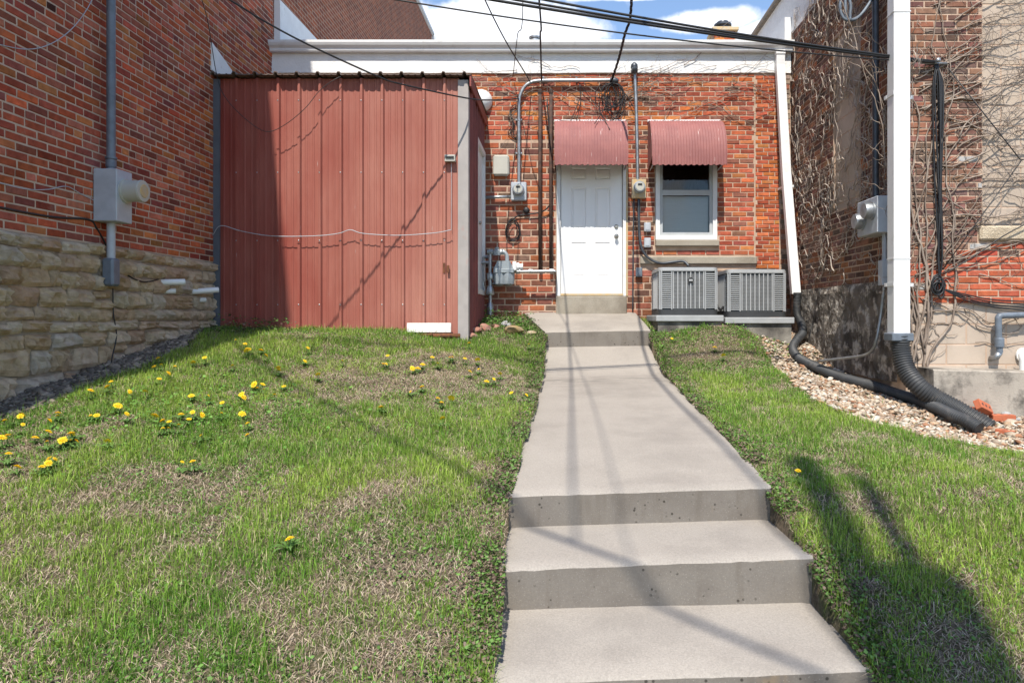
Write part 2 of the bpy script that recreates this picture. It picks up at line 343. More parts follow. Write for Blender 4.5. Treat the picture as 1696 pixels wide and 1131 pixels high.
# ------------------------------------------------------------------ terrain
_GY=np.array([-400,-4,0,1.5,2.3,2.6,3.1,3.7,4.6,6.0,6.9,8.0,9.1,10.3,400])
_GX=np.array([-400,-4.4,-2.5,-1.2,-.30,1.22,2.4,3.5,5.5,400])
_GZ=np.array([
 # X: -400  -4.4  -2.5  -1.2  -.30   1.22  2.4   3.5   5.5  400
 [0,   0,   0,   0,    0,    0,   0,   0,   0,   0],
 [0,   0,   0,   0,    0,    0,   0,   0,   0,   0],
 [.05,.05, .05, .05,  .04,  .03, .03, .03, .03,  0],
 [.2, .2,  .16, .11,  .08,  .08, .08, .10, .10, .1],
 [.36,.36, .32, .24,  .15,  .20, .22, .22, .20, .2],
 [.41,.41, .38, .33,  .25, .275, .30, .29, .27, .3],
 [.51,.51, .50, .48,  .44, .465, .47, .43, .38, .4],
 [.62,.62, .64, .65, .615, .635, .62, .52, .46, .5],
 [.78,.78, .79, .77,  .735, .745,.70, .54, .48, .5],
 [1.04,1.04,1.00,.93, .82,  .82, .79, .60, .52, .5],
 [1.21,1.21,1.16,1.05,.88,  .88, .88, .76, .62, .6],
 [1.41,1.41,1.36,1.24,.97,  .97, 1.05,.98,.9,  .9],
 [1.57,1.57,1.52,1.44,1.34, 1.36,1.53,1.26,1.2, 1.2],
 [1.62,1.62,1.62,1.62,1.62, 1.58,1.56,1.42,1.4, 1.4],
 [1.62,1.62,1.62,1.62,1.62, 1.58,1.56,1.42,1.4, 1.4]])
def vnoise(x,y,scale,seed):
    g=np.random.default_rng(seed).random((64,64)); x=np.asarray(x)/scale+100.37; y=np.asarray(y)/scale+200.71
    i=np.floor(x).astype(int);j=np.floor(y).astype(int);u=x-i;v=y-j;u=u*u*(3-2*u);v=v*v*(3-2*v)
    a=g[i%64,j%64];b=g[(i+1)%64,j%64];c=g[i%64,(j+1)%64];d=g[(i+1)%64,(j+1)%64]
    return (a*(1-u)+b*u)*(1-v)+(c*(1-u)+d*u)*v
def fbm(x,y,scale,seed,oct=4):
    t=0;a=.5;w=0
    for k in range(oct): t=t+a*vnoise(x,y,scale/2**k,seed+k*17); w+=a; a*=.55
    return t/w
def gz0(X,Y):
    X=np.asarray(X,float);Y=np.asarray(Y,float)
    i=np.clip(np.searchsorted(_GX,X)-1,0,len(_GX)-2);j=np.clip(np.searchsorted(_GY,Y)-1,0,len(_GY)-2)
    u=np.clip((X-_GX[i])/(_GX[i+1]-_GX[i]),0,1);v=np.clip((Y-_GY[j])/(_GY[j+1]-_GY[j]),0,1)
    return (_GZ[j,i]*(1-u)+_GZ[j,i+1]*u)*(1-v)+(_GZ[j+1,i]*(1-u)+_GZ[j+1,i+1]*u)*v
# path outline: Y, left X, right X
_PY=np.array([1.9,2.54,3.11,3.7,4.57,6.04,8.0,9.1,10.27]); _PL=np.array([-.265,-.265,-.289,-.301,-.272,-.246,-.227,-.218,-.56]); _PR=np.array([1.18,1.176,1.151,1.139,1.17,1.19,1.205,1.185,1.11])
def inpath(X,Y,m=0.):
    return (Y>1.95-m)&(Y<10.27)&(X>np.interp(Y,_PY,_PL)-m)&(X<np.interp(Y,_PY,_PR)+m)
PIPE_PX=[(1320,486,9.76),(1320,519,9.72),(1327,536,9.6),(1329,552,9.35),(1319,564,9.15),(1313,578,8.9),(1323,593,8.55),(1350,607,8.15),(1382,621,7.8),(1415,631,7.5),(1452,641,7.2),(1484,652,6.98),(1517,662,6.66),(1549,674,6.38),(1578,688,6.16),(1602,698,6.02),(1622,710,5.92)]
PIPEFIT=[]
for q in PIPE_PX[4:]:
    p=P(*q); PIPEFIT.append((p.x,p.y,p.z-.085-float(gz0(p.x,p.y))))
def ground(X,Y):
    X=np.asarray(X,float);Y=np.asarray(Y,float)
    z=(gz0(X-.12,Y)+gz0(X+.12,Y)+gz0(X,Y-.15)+gz0(X,Y+.15)+2*gz0(X,Y))/6
    near=np.clip(np.minimum(np.abs(X-np.interp(Y,_PY,_PL)),np.abs(X-np.interp(Y,_PY,_PR)))/.5,0.15,1)
    z=z+((fbm(X,Y,.9,3,3)-.5)*.10+(vnoise(X,Y,.16,9)-.5)*.02)*near*((np.abs(X)<12)&(np.abs(Y)<25))
    num=0.;den=.35
    for (px_,py_,dz_) in PIPEFIT:
        w=np.exp(-((X-px_)**2+(Y-py_)**2)/(2*.30**2)); num=num+w*dz_; den=den+w
    z=z+num/den*1.12
    return z-np.where(inpath(X,Y,-.013),.34,0)
def ray_ground(x,y):
    Ys=np.arange(1.8,10.6,.01); X=(x-PX)/FPX*Ys; Z=CZ+(PY-y)/FPX*Ys; g=ground(X,Ys); k=np.argmax(Z<=g)
    return Vector((X[k],Ys[k],g[k]))
def axis(lo,a,b,hi,step,n=9):
    return np.concatenate([lo+(a-lo)*(1-np.linspace(1,0,n)**2)[:-1],np.arange(a,b,step),b+(hi-b)*np.linspace(0,1,n)**2])
ax=axis(-350,-5.2,6.4,350,.06); ay=axis(-350,.6,10.9,350,.06)
ax=np.unique(np.concatenate([ax,np.arange(-.60,-.12,.012),np.arange(1.05,1.26,.012)])); gx,gy=np.meshgrid(ax,ay); gzv=ground(gx,gy)
me=bpy.data.meshes.new('ground'); nx_,ny_=len(ax),len(ay)
me.vertices.add(nx_*ny_); me.vertices.foreach_set('co',np.stack([gx,gy,gzv],-1).astype(np.float32).ravel())
ii=(np.arange(ny_-1)[:,None]*nx_+np.arange(nx_-1)[None]).ravel(); quads=np.stack([ii,ii+1,ii+1+nx_,ii+nx_],-1).astype(np.int32)
me.loops.add(quads.size); me.loops.foreach_set('vertex_index',quads.ravel()); me.polygons.add(len(quads)); me.polygons.foreach_set('loop_start',np.arange(0,quads.size,4,dtype=np.int32))
me.polygons.foreach_set('use_smooth',np.ones(len(quads),bool)); me.update(calc_edges=True)
def groundmat():
    m,nt,b=newmat('soil_and_thatch'); g=coords(nt); n1=noise(nt,g,1.3,6,.65); n2=noise(nt,g,38,6,.75); n3=noise(nt,g,150,3,.6); n4=noise(nt,g,4.,6,.7)
    c=mixc(nt,rng_(nt,n2,.3,.7),(.06,.045,.03),(.22,.17,.12)); c=mixc(nt,rng_(nt,n4,.48,.66),c,(.075,.10,.03))
    c=mixc(nt,rng_(nt,n3,.55,.75,0,.5),c,(.4,.33,.25)); c=mixc(nt,rng_(nt,n1,.55,.75,0,.4),c,(.19,.14,.10))
    nt.links.new(c,b.inputs['Base Color']); b.inputs['Roughness'].default_value=.95; b.inputs['Specular IOR Level'].default_value=.1
    bump(nt,b,n2,.8,.03); return m
me.materials.append(groundmat()); go=bpy.data.objects.new('ground',me); COL.objects.link(go); tag(go,'sloping lawn soil with patchy thatch and bare earth',kind='structure')
# ------------------------------------------------------------------ concrete path with steps
path=empty('path',(.45,6,.3),'poured concrete walk with steps leading up to the white door',kind='structure')
def slab(name,rows,zbot,parent=path):
    # rows: list of (Y, XL, ZL, XR, ZR) from front to back; top surface with worn edge, front riser and sides
    n=26; R=[]
    for k in range(len(rows)-1):
        a,b=rows[k],rows[k+1]; m=max(2,int((b[0]-a[0])/.12))
        for t in range(m): R.append([a[i]+(b[i]-a[i])*t/m for i in range(5)])
    R.append(list(rows[-1])); g=[]
    for q,(Y,xl,zl,xr,zr) in enumerate(R):
        row=[]
        for j in range(n+1):
            t=j/n; x=xl+(xr-xl)*t; z=zl+(zr-zl)*t; e=.0
            if q==0: e=.010+.006*vnoise(x,Y,.05,31)
            if j in (0,n): e=max(e,.010)
            yo=(.006*(vnoise(x,7.,.07,5)-.5)) if q==0 else 0
            row.append(Vector((x,Y+yo,z-e+.004*(vnoise(x,Y,.5,21)-.5))))
        g.append(row)
    r1=[Vector((p.x,p.y+.012,p.z)) for p in g[0]]            # arris: second row a little back and up
    g.insert(1,[Vector((p.x,p.y+.014+.004*vnoise(p.x,1.,.04,8),p.z+.012)) for p in g[0]])
    top=MB(); top.sheet(g); o=top.build(name,M['concrete'],parent,True,False)
    fr=MB(); nz=6; G=[]
    for k in range(nz+1):
        G.append([Vector((p.x,p.y+(.004*(vnoise(p.x,k*.7,.06,12)-.5) if 0<k else 0),p.z+(zbot-p.z)*k/nz)) for p in g[0]])
    fr.sheet(G[::-1])
    for side in (0,-1):
        fr.sheet([[r[side] for r in g],[Vector((r[side].x,r[side].y,zbot)) for r in g]])
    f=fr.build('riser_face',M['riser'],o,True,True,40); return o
slab('step',[(2.556,-.265,.231,1.176,.288),(3.14,-.289,.265,1.151,.302)],-.25)
slab('step',[(3.113,-.289,.451,1.151,.512),(3.73,-.301,.458,1.139,.503)],.0)
slab('walkway_slab',[(3.70,-.301,.634,1.139,.682),(4.57,-.272,.725,1.17,.75),(6.04,-.246,.80,1.19,.822),(8.0,-.227,.905,1.205,.935),(8.5,-.222,1.03,1.195,1.05),(9.13,-.218,1.205,1.185,1.225)],.2)
slab('landing',[(9.10,-.218,1.405,1.185,1.43),(9.35,-.30,1.47,1.175,1.485),(10.26,-.56,1.665,1.11,1.672)],1.0)
# the last step down to the alley
slab('step',[(1.98,-.26,.04,1.19,.09),(2.58,-.265,.06,1.176,.11)],-.4)
# ------------------------------------------------------------------ brickwork machinery
class Frame:                                      # a vertical wall plane: N outward normal, u runs along world X or Y
    def __init__(s,axis,const,n): s.axis=axis;s.const=const;s.n=n
    def pt(s,u,v,d=0.):
        return Vector((u,s.const+s.n*d,v)) if s.axis=='x' else Vector((s.const+s.n*d,u,v))
    def rot(s):
        if s.axis=='x': return math.pi if s.n<0 else 0.
        return -math.pi/2 if s.n>0 else math.pi/2
def lay(zone,out,seed):
    r=random.Random(seed); v=zone['v0']; k=0; j=zone.get('joint',.010); ch=zone['course']; L=zone['len']; holes=zone.get('holes',[])
    while v+ch*.5<zone['v1']:
        top=min(v+ch,zone['v1']); iv=[(zone['u0'],zone['u1'])]
        for (a,b,c,d) in holes:
            if d>v+.008 and c<top-.008:
                n=[]
                for (p,q) in iv:
                    if b<=p or a>=q: n.append((p,q))
                    else:
                        if a-p>.02: n.append((p,a))
                        if q-b>.02: n.append((b,q))
                iv=n
        hd=zone.get('header',0) and (k%zone['header']==zone['header']-1)
        LL=L*.5 if hd else L
        off=(L*.5 if k%2 else 0.)+r.uniform(-.02,.02)
        for (p,q) in iv:
            u=math.floor((p-off)/LL)*LL+off
            while u<q-1e-6:
                a=max(u,p);b=min(u+LL,q)
                if b-a>.035:
                    out.append(dict(u=(a+b)/2,v=(v+top)/2,L=b-a-j,H=top-v-j,c=zone['pal'](r,(a+b)/2,(v+top)/2),d=r.gauss(0,.0013)+zone.get('proud',0)))
                u+=LL
        v+=ch;k+=1
BV=[]
def brick_variants():
    for s in range(8):
        r=random.Random(100+s); vs=[]
        for (dep,ins) in ((-.05,0.),(.004,.0),(.010,.035)):
            for (sx,sz) in ((-1,-1),(1,-1),(1,1),(-1,1)):
                jx=r.uniform(-.02,.02);jz=r.uniform(-.05,.05)
                vs.append((sx*(.5-ins*.9)+jx*(dep>0)*.6,dep+r.uniform(-.002,.002)*(dep>0),sz*(.5-ins*2.2)+jz*(dep>0)*.6))
        fs=[]
        for q in (0,4):
            for i in range(4): fs.append((q+i,q+(i+1)%4,q+4+(i+1)%4,q+4+i))
        fs.append((8,9,10,11))
        me=bpy.data.meshes.new('brick'); me.from_pydata(vs,[],[f[::-1] for f in fs]); me.materials.append(M['brick_o']); BV.append((me,vs,fs))
brick_variants()
def brickwork(bricks_by_frame,parent,nobj=300,name='brick',dmax=20.):
    allb=[]
    for fr,bl in bricks_by_frame:
        for b in bl:
            p=fr.pt(b['u'],b['v']); x,y=proj(*p); s=FPX/p.y
            nv=Vector((0,fr.n,0)) if fr.axis=='x' else Vector((fr.n,0,0)); vd=Vector((0,0,CZ))-p
            a=b['L']*b['H']*s*s*abs(nv.dot(vd.normalized()))
            if not(-5<x<1700 and -5<y<1135) or b.get('hid'): a=0
            allb.append((a,fr,b))
    allb.sort(key=lambda t:-t[0]); r=random.Random(5); org=ORG[parent.name]
    for (a,fr,b) in allb[:nobj]:
        me,vs,fs=r.choice(BV); o=bpy.data.objects.new(name,me); COL.objects.link(o); o.parent=parent
        o.location=fr.pt(b['u'],b['v'],b['d'])-org; o.rotation_euler=(r.gauss(0,.006),r.gauss(0,.006),fr.rot()+r.gauss(0,.004)); o.scale=(b['L'],1,b['H']); o.color=(*b['c'],1)
    m=MB()
    for (a,fr,b) in allb[nobj:]:
        me,vs,fs=r.choice(BV); R=Matrix.Rotation(fr.rot(),3,'Z'); c=fr.pt(b['u'],b['v'],b['d'])
        m.add([c+R@Vector((v[0]*b['L'],v[1],v[2]*b['H'])) for v in vs],[f[::-1] for f in fs]); m.c+=[(*b['c'],1)]*len(vs)
    if m.v:
        o=m.build('brickwork',M['brick_a'],parent,fix=False); o['kind']='stuff'
def wall_holes(m,fr,u0,u1,v0,v1,holes,d0,d1):      # solid wall with rectangular openings, between depths d0 (back) and d1 (front)
    us=sorted({u0,u1,*[h[0] for h in holes],*[h[1] for h in holes]}); vz=sorted({v0,v1,*[h[2] for h in holes],*[h[3] for h in holes]})
    us=[u for u in us if u0<=u<=u1]; vz=[v for v in vz if v0<=v<=v1]
    for i in range(len(us)-1):
        for j in range(len(vz)-1):
            cu,cv=(us[i]+us[i+1])/2,(vz[j]+vz[j+1])/2
            if any(h[0]<cu<h[1] and h[2]<cv<h[3] for h in holes): continue
            a=fr.pt(us[i],vz[j],d0);b=fr.pt(us[i+1],vz[j+1],d1)
            m.box(min(a.x,b.x),max(a.x,b.x),min(a.y,b.y),max(a.y,b.y),vz[j],vz[j+1])
def pal(cols,jit=.16):
    def f(r,u,v):
        c=r.choice(cols); k=1+r.gauss(0,jit); return tuple(min(max(x*k*(1+r.gauss(0,.05)),.01),.9) for x in c)
    return f
RED=[(0.403,0.097,0.052),(0.435,0.124,0.060),(0.382,0.092,0.056),(0.466,0.166,0.069),(0.339,0.083,0.052),(0.424,0.120,0.073),(0.307,0.092,0.065),(0.403,0.106,0.060),(0.244,0.101,0.073)]
ORANGE=[(0.445,0.120,0.039),(0.488,0.156,0.047),(0.382,0.092,0.039),(0.509,0.184,0.060),(0.318,0.074,0.039)]
MAUVE=[(0.286,0.110,0.077),(0.244,0.101,0.077),(0.329,0.120,0.082),(0.360,0.147,0.099),(0.191,0.083,0.065),(0.297,0.097,0.060),(0.392,0.129,0.060),(0.159,0.092,0.073),(0.265,0.138,0.103),(0.371,0.106,0.052)]
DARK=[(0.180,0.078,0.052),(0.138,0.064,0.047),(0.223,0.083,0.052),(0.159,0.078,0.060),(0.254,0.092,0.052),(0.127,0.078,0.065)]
SHADE=[(0.360,0.083,0.040),(0.413,0.106,0.043),(0.286,0.069,0.047),(0.329,0.083,0.050),(0.413,0.156,0.060),(0.233,0.072,0.057),(0.371,0.092,0.050),(0.392,0.133,0.086),(0.307,0.101,0.069)]
FF=Frame('x',YF,-1); FL=Frame('y',XL,1); FRS=Frame('y',XR,-1); FRF=Frame('x',YR,-1)
# ------------------------------------------------------------------ the brick house with the white door
house=empty('brick_house',(-.44,YF,1.5),'low red brick house with white door, white gutter and one window','house')
DOOR=(-.075,.965,1.3,4.06); WIN=(1.41,2.34,2.66,4.08)
m=MB(); wall_holes(m,FF,-4.35,3.45,1.3,5.62,[DOOR,WIN],-.30,.004); m.build('wall',M['mortar'],house)
m=MB(); m.box(-4.34,-4.1,YF+.31,24,1.3,5.6).box(3.2,3.44,YF+.31,24,1.3,5.6).box(-4.34,3.44,24.01,24.3,1.3,5.6).box(-4.0,3.1,YF+.31,23.9,1.4,1.62); m.build('inner_wall',M['interior'],house)
m=MB(); m.box(-4.35,3.45,YF-.02,24.4,5.625,5.70); m.build('roof',M['roofing'],house)
Z=[]
hb=[DOOR,WIN,(1.18,2.94,2.39,2.525),(1.40,2.37,2.655,2.77)]
redpal=pal(RED,.13)
def mixpal(r,u,v):                                 # upper wall: bright reds with an orange vein beside the doorway
    return (pal(ORANGE)(r,u,v) if r.random()<(.45 if -1.3<u<-.2 or .95<u<1.4 else .15) else redpal(r,u,v)) if r.random()>.08 else pal(DARK)(r,u,v)
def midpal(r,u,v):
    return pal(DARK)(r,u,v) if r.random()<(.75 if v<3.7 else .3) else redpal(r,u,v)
lay(dict(u0=-1.6,u1=2.905,v0=4.26,v1=5.26,course=.073,len=.222,pal=mixpal,holes=hb,joint=.0128),Z,1)
lay(dict(u0=1.415,u1=2.905,v0=2.53,v1=4.26,course=.0725,len=.215,pal=pal(RED),holes=hb,joint=.0122),Z,2)
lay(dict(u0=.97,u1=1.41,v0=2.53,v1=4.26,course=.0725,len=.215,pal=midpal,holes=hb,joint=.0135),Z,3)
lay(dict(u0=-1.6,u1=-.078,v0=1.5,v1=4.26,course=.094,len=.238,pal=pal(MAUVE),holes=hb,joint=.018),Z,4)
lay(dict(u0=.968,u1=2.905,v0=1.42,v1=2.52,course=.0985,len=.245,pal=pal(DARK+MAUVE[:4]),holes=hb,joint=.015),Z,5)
lay(dict(u0=2.915,u1=3.28,v0=1.42,v1=5.26,course=.0605,len=.178,pal=pal(ORANGE+RED[:2],.2),joint=.0115,proud=.002),Z,6)
lay(dict(u0=3.29,u1=3.44,v0=1.42,v1=5.26,course=.075,len=.15,pal=pal([(.30,.24,.19),(.36,.30,.24),(.3,.13,.08),(.22,.17,.13)]),joint=.009,proud=.004),Z,7)
for b in Z: b['hid']=b['u']<-1.27
brickwork([(FF,Z)],house)
m=MB(); g=[]                                       # painted frieze under the gutter, slightly uneven lower edge
for (yy,zz) in ((YF-.0,5.262),(YF-.03,5.262),(YF-.03,5.62),(YF+.0,5.62)):
    g.append([Vector((-4.355+7.8*k/60,yy+.004*(vnoise(k*.3,zz,.5,3)-.5),zz+(.012*(vnoise(k*.21,1.,.5,4)-.5) if zz<5.3 else 0))) for k in range(61)])
m.sheet(g); m.build('frieze',M['whitewall'],house,True,True,40)
m=MB(); gp=[(YF-.035,5.555),(YF-.105,5.555),(YF-.115,5.575),(YF-.115,5.60),(YF-.15,5.635),(YF-.165,5.67),(YF-.165,5.705),(YF-.152,5.705),(YF-.152,5.66),(YF-.10,5.60),(YF-.095,5.575),(YF-.05,5.575),(YF-.05,5.72),(YF-.035,5.72)]
m.prism(gp,0,-4.35,3.455); gut=m.build('gutter',M['white'],house)
m=MB(); m.box(-4.35,3.455,YF-.034,YF+.2,5.722,5.745); m.build('drip_edge',M['white'],gut)
# door
m=MB(); x0,x1=fx(922),fx(1036.5); yo=YF-.03
m.box(x0,fx(928.5),yo,YF+.12,fz(490),fz(258)).box(fx(1031.5),x1,yo,YF+.12,fz(490),fz(258)).box(fx(928.5),fx(1031.5),yo,YF+.12,fz(263),fz(258)); m.build('door_frame',M['white'],house)
m=MB(); dx0,dx1,dz0,dz1=fx(929.2),fx(1030.8),fz(486),fz(263.5); yd=YF+.028
pan=[(fx(a),fx(b),fz(d),fz(c)) for (a,b) in ((946,971),(985.5,1011)) for (c,d) in ((277.5,297),(310,378),(401,459))]
fd=Frame('x',yd,-1); wall_holes(m,fd,dx0,dx1,dz0,dz1,pan,-.04,0.)
for (a,b,c,d) in pan:                              # moulded recess and raised field of each panel
    i=.018
    m.add([(a,yd,c),(b,yd,c),(b,yd,d),(a,yd,d),(a+i,yd+.012,c+i),(b-i,yd+.012,c+i),(b-i,yd+.012,d-i),(a+i,yd+.012,d-i),
           (a+2.2*i,yd+.004,c+2.2*i),(b-2.2*i,yd+.004,c+2.2*i),(b-2.2*i,yd+.004,d-2.2*i),(a+2.2*i,yd+.004,d-2.2*i)],
          [(q+k,q+(k+1)%4,q+4+(k+1)%4,q+4+k) for q in (0,4) for k in range(4)]+[(8,9,10,11)])
door=m.build('door',M['door'],house)
m=MB(); m.lathe((fx(1021),yd-.002,fz(375)),(0,-1,0),[(.03,0),(.031,.01),(.022,.016),(.02,.022)],16); m.build('deadbolt',M['brass'],door,True,True,40)
m=MB(); m.lathe((fx(1021),yd-.002,fz(391)),(0,-1,0),[(.032,0),(.033,.008),(.014,.014),(.013,.035),(.027,.045),(.03,.06),(.022,.072),(.004,.076)],16); m.build('door_knob',M['brass'],door,True,True,40)
m=MB(); m.box(dx0-.01,dx1+.01,YF-.05,YF+.06,fz(490),fz(486.5),.004); m.build('door_sill',M['ochre'],house)
m=MB(); m.box(fx(1036.8),fx(1039.8),YF-.018,YF+.02,fz(490),fz(275)); m.build('weathered_jamb_edge',M['ochre'],house)
m=MB(); m.box(fx(921),fx(1037),YF-.115,YF+.25,1.45,fz(490.6),.012); m.build('door_step',M['sillconc'],house)
m=MB(); m.box(fx(929),fx(1031),YF+.075,YF+.10,dz0-.03,dz1); m.build('door_backing',M['interior'],house)
# window
wn_=MB(); wx0,wx1,wz0,wz1=fx(1085.5),fx(1187),fz(397.5),fz(256)
wh=(fx(1092.5),fx(1180),fz(390),fz(261)); fw=Frame('x',YF-.035,-1); wall_holes(wn_,fw,wx0,wx1,wz0,wz1,[wh],-.13,0.); win=wn_.build('window',M['white'],house)
m=MB(); a,b,c,d=wh; fs_=Frame('x',YF-.002,-1); wall_holes(m,fs_,a,b,c,d,[(a+.045,b-.045,c+.045,fz(322.5)),(a+.045,b-.045,fz(316),d-.03)],-.05,0.)
sash=m.build('sash',M['sash'],win)
m=MB(); m.box(a+.04,b-.04,YF-.012,YF-.0025,fz(324),fz(315),.002); m.build('meeting_rail',M['sash'],win)
for (q,(e,f_)) in enumerate(((c+.04,fz(321)),(fz(317),d-.025))):
    m=MB(); m.box(a+.04,b-.04,YF+.018+.014*q,YF+.022+.014*q,e,f_); m.build('pane',M['glass'],win)
m=MB()
for k in range(22): zz=c+.05+k*(fz(322)-c-.07)/22; m.add([(a+.05,YF+.085,zz),(b-.05,YF+.085,zz),(b-.05,YF+.10,zz+.030),(a+.05,YF+.10,zz+.030)],[(0,1,2,3)])
m.build('blind',M['blind'],win,fix=False)
m=MB(); m.box(fx(1085),fx(1190),YF-.075,YF+.2,fz(408.5),fz(398.2),.012); m.build('window_sill',M['sillconc'],house)
m=MB(); m.box(fx(1060),fx(1253),YF-.05,YF+.2,fz(438),fz(425),.014); m.build('concrete_band',M['sillconc'],house)
# roof furniture
def chimney():
    c=P(1197,56,14.2); ch=MB(); ch.box(c.x-.22,c.x+.22,14.0,14.44,5.70,7.45,.004); o=ch.build('chimney',M['mortar'],house)
    zb=[]; f=Frame('x',13.996,-1); lay(dict(u0=c.x-.23,u1=c.x+.23,v0=6.5,v1=7.45,course=.075,len=.21,pal=pal(ORANGE)),zb,3)
    k=0
    for b in zb:
        me,vs,fs=BV[k%8]; k+=1; q=bpy.data.objects.new('brick',me); COL.objects.link(q); q.parent=o; q.location=f.pt(b['u'],b['v'],b['d'])-ORG[o.name]; q.rotation_euler=(0,0,math.pi); q.scale=(b['L'],1,b['H']); q.color=(*b['c'],1)
    cap=MB(); cap.box(c.x-.27,c.x+.27,13.93,14.5,7.455,7.53,.01); cap.build('chimney_cap',M['ochre'],o)
    fl=MB(); fl.lathe((c.x+.0,14.2,7.525),(0,0,1),[(.13,0),(.13,.1),(.18,.11),(.18,.15),(.13,.16),(.12,.2)],18); fl.build('flue_cowl',M['darkpipe'],o,True,True,40)
chimney()
c=P(886,66,15.); m=MB(); m.lathe((c.x,15.,5.69),(0,0,1),[(.06,0),(.06,1.90),(.13,1.92),(.13,1.98),(.10,2.0),(.13,2.02),(.13,2.05),(.02,2.09)],16); m.build('roof_vent',M['galv'],house,True,True,40)
# ------------------------------------------------------------------ tall building on the left
lb=empty('brick_building',(XL-2.5,6,0),'tall old red brick building on rough limestone base at left','building')
m=MB(); m.box(-13,XL+.004,2.42,10.30,2.279,7.02); m.build('wall',M['mortar_shade'],lb)
def farbrick(name,uax):
    m,nt,b=newmat(name); g=node(nt,'ShaderNodeNewGeometry').outputs['Position']; sp=node(nt,'ShaderNodeSeparateXYZ'); nt.links.new(g,sp.inputs[0])
    cb=node(nt,'ShaderNodeCombineXYZ'); nt.links.new(sp.outputs[uax],cb.inputs[0]); nt.links.new(sp.outputs[2],cb.inputs[1])
    t=node(nt,'ShaderNodeTexBrick'); nt.links.new(cb.outputs[0],t.inputs['Vector']); t.inputs['Scale'].default_value=1; t.inputs['Brick Width'].default_value=.225; t.inputs['Row Height'].default_value=.071; t.inputs['Mortar Size'].default_value=.007
    t.inputs['Color1'].default_value=(.33,.10,.05,1); t.inputs['Color2'].default_value=(.19,.065,.045,1); t.inputs['Mortar'].default_value=(.40,.31,.23,1)
    n=noise(nt,g,4,6,.6); c=mixc(nt,rng_(nt,n,.3,.7),mixc(nt,1.,t.outputs['Color'],(.8,.8,.8),'MULTIPLY'),mixc(nt,1.,t.outputs['Color'],(1.15,1.12,1.1),'MULTIPLY'))
    nt.links.new(c,b.inputs['Base Color']); b.inputs['Roughness'].default_value=.9; b.inputs['Specular IOR Level'].default_value=.15; bump(nt,b,t.outputs['Fac'],-.4,.01); return m
m=MB(); m.box(-13,XL+.008,10.302,22.9,-.5,11.05).box(-13,XL+.008,2.40,10.300,7.03,11.05); m.build('upper_wall',farbrick('far_brick',1),lb)
m=MB(); m.box(-13.2,XL+.03,2.38,23.05,11.06,11.10).box(-13.2,XL+.06,2.36,23.1,11.11,11.2); m.build('cornice',M['white'],lb)
m=MB(); m.tube([(XL+.06,22.97,5.7),(XL+.06,22.97,11.05)],.06,8); m.build('rear_downspout',M['white'],lb)
Z=[]
def shadepal(r,u,v):
    if 8.1<u<8.5 and r.random()<.5 and v>2.6: return pal(ORANGE,.1)(r,u,v)
    return pal(SHADE,.2)(r,u,v)
lay(dict(u0=2.45,u1=10.29,v0=2.285,v1=7.02,course=.0712,len=.222,pal=shadepal,joint=.0138,header=7),Z,11)
for b in Z: b['hid']=b['u']>8.5 and b['v']<4.6
brickwork([(FL,Z)],lb)
def stone_mesh(L,H,seed,amp=.035):
    r=np.random.default_rng(seed); nu,nv=6,4; vs=[];fs=[]; sk=r.normal(0,.16,3)
    for j in range(nv+1):
        for i in range(nu+1):
            e=(i in (0,nu)) or (j in (0,nv)); u=(i/nu-.5)*L; v=(j/nv-.5)*H
            if e: u*=1-.03*r.random();v*=1-.06*r.random()
            cx=(i in (0,nu)) and (j in (0,nv)); u+=sk[0]*v*(L/H)*.0+sk[1]*(v/H)*L*(1 if u>0 else -1)*.5; v+=sk[2]*(u/L)*H*(1 if v>0 else -1)*.6
            vs.append((u*(.975 if cx else 1)+r.normal(0,.004),(.006+.008*r.random() if e else .022+amp*r.random())+r.normal(0,.003),v*(.95 if cx else 1)+r.normal(0,.004)))
    for j in range(nv):
        for i in range(nu): a=j*(nu+1)+i; fs.append((a,a+nu+1,a+nu+2,a+1))
    ring=[i for i in range(nu+1)]+[j*(nu+1)+nu for j in range(1,nv+1)]+[nv*(nu+1)+i for i in range(nu-1,-1,-1)]+[j*(nu+1) for j in range(nv-1,0,-1)]
    o=len(vs); vs+=[(vs[k][0],-.05,vs[k][2]) for k in ring]; n=len(ring)
    fs+=[(ring[k],ring[(k+1)%n],o+(k+1)%n,o+k) for k in range(n)]
    return vs,fs
m=MB(); m.box(-12.5,XL+.002,2.41,10.28,-.5,2.278); m.build('foundation',M['stonemortar'],lb)
r=random.Random(3); v=2.28; k=0; SM=[]
for q in range(14):
    L,H=((.26,.15),(.34,.16),(.42,.17),(.22,.17),(.30,.14),(.38,.2),(.30,.18))[q%7]; vs_,fs_2=stone_mesh(1,1,40+q); me=bpy.data.meshes.new('stone')
    me.from_pydata(vs_,[],fs_2); me.polygons.foreach_set('use_smooth',[False]*len(fs_2)); me.materials.append(M['stone']); SM.append(me)
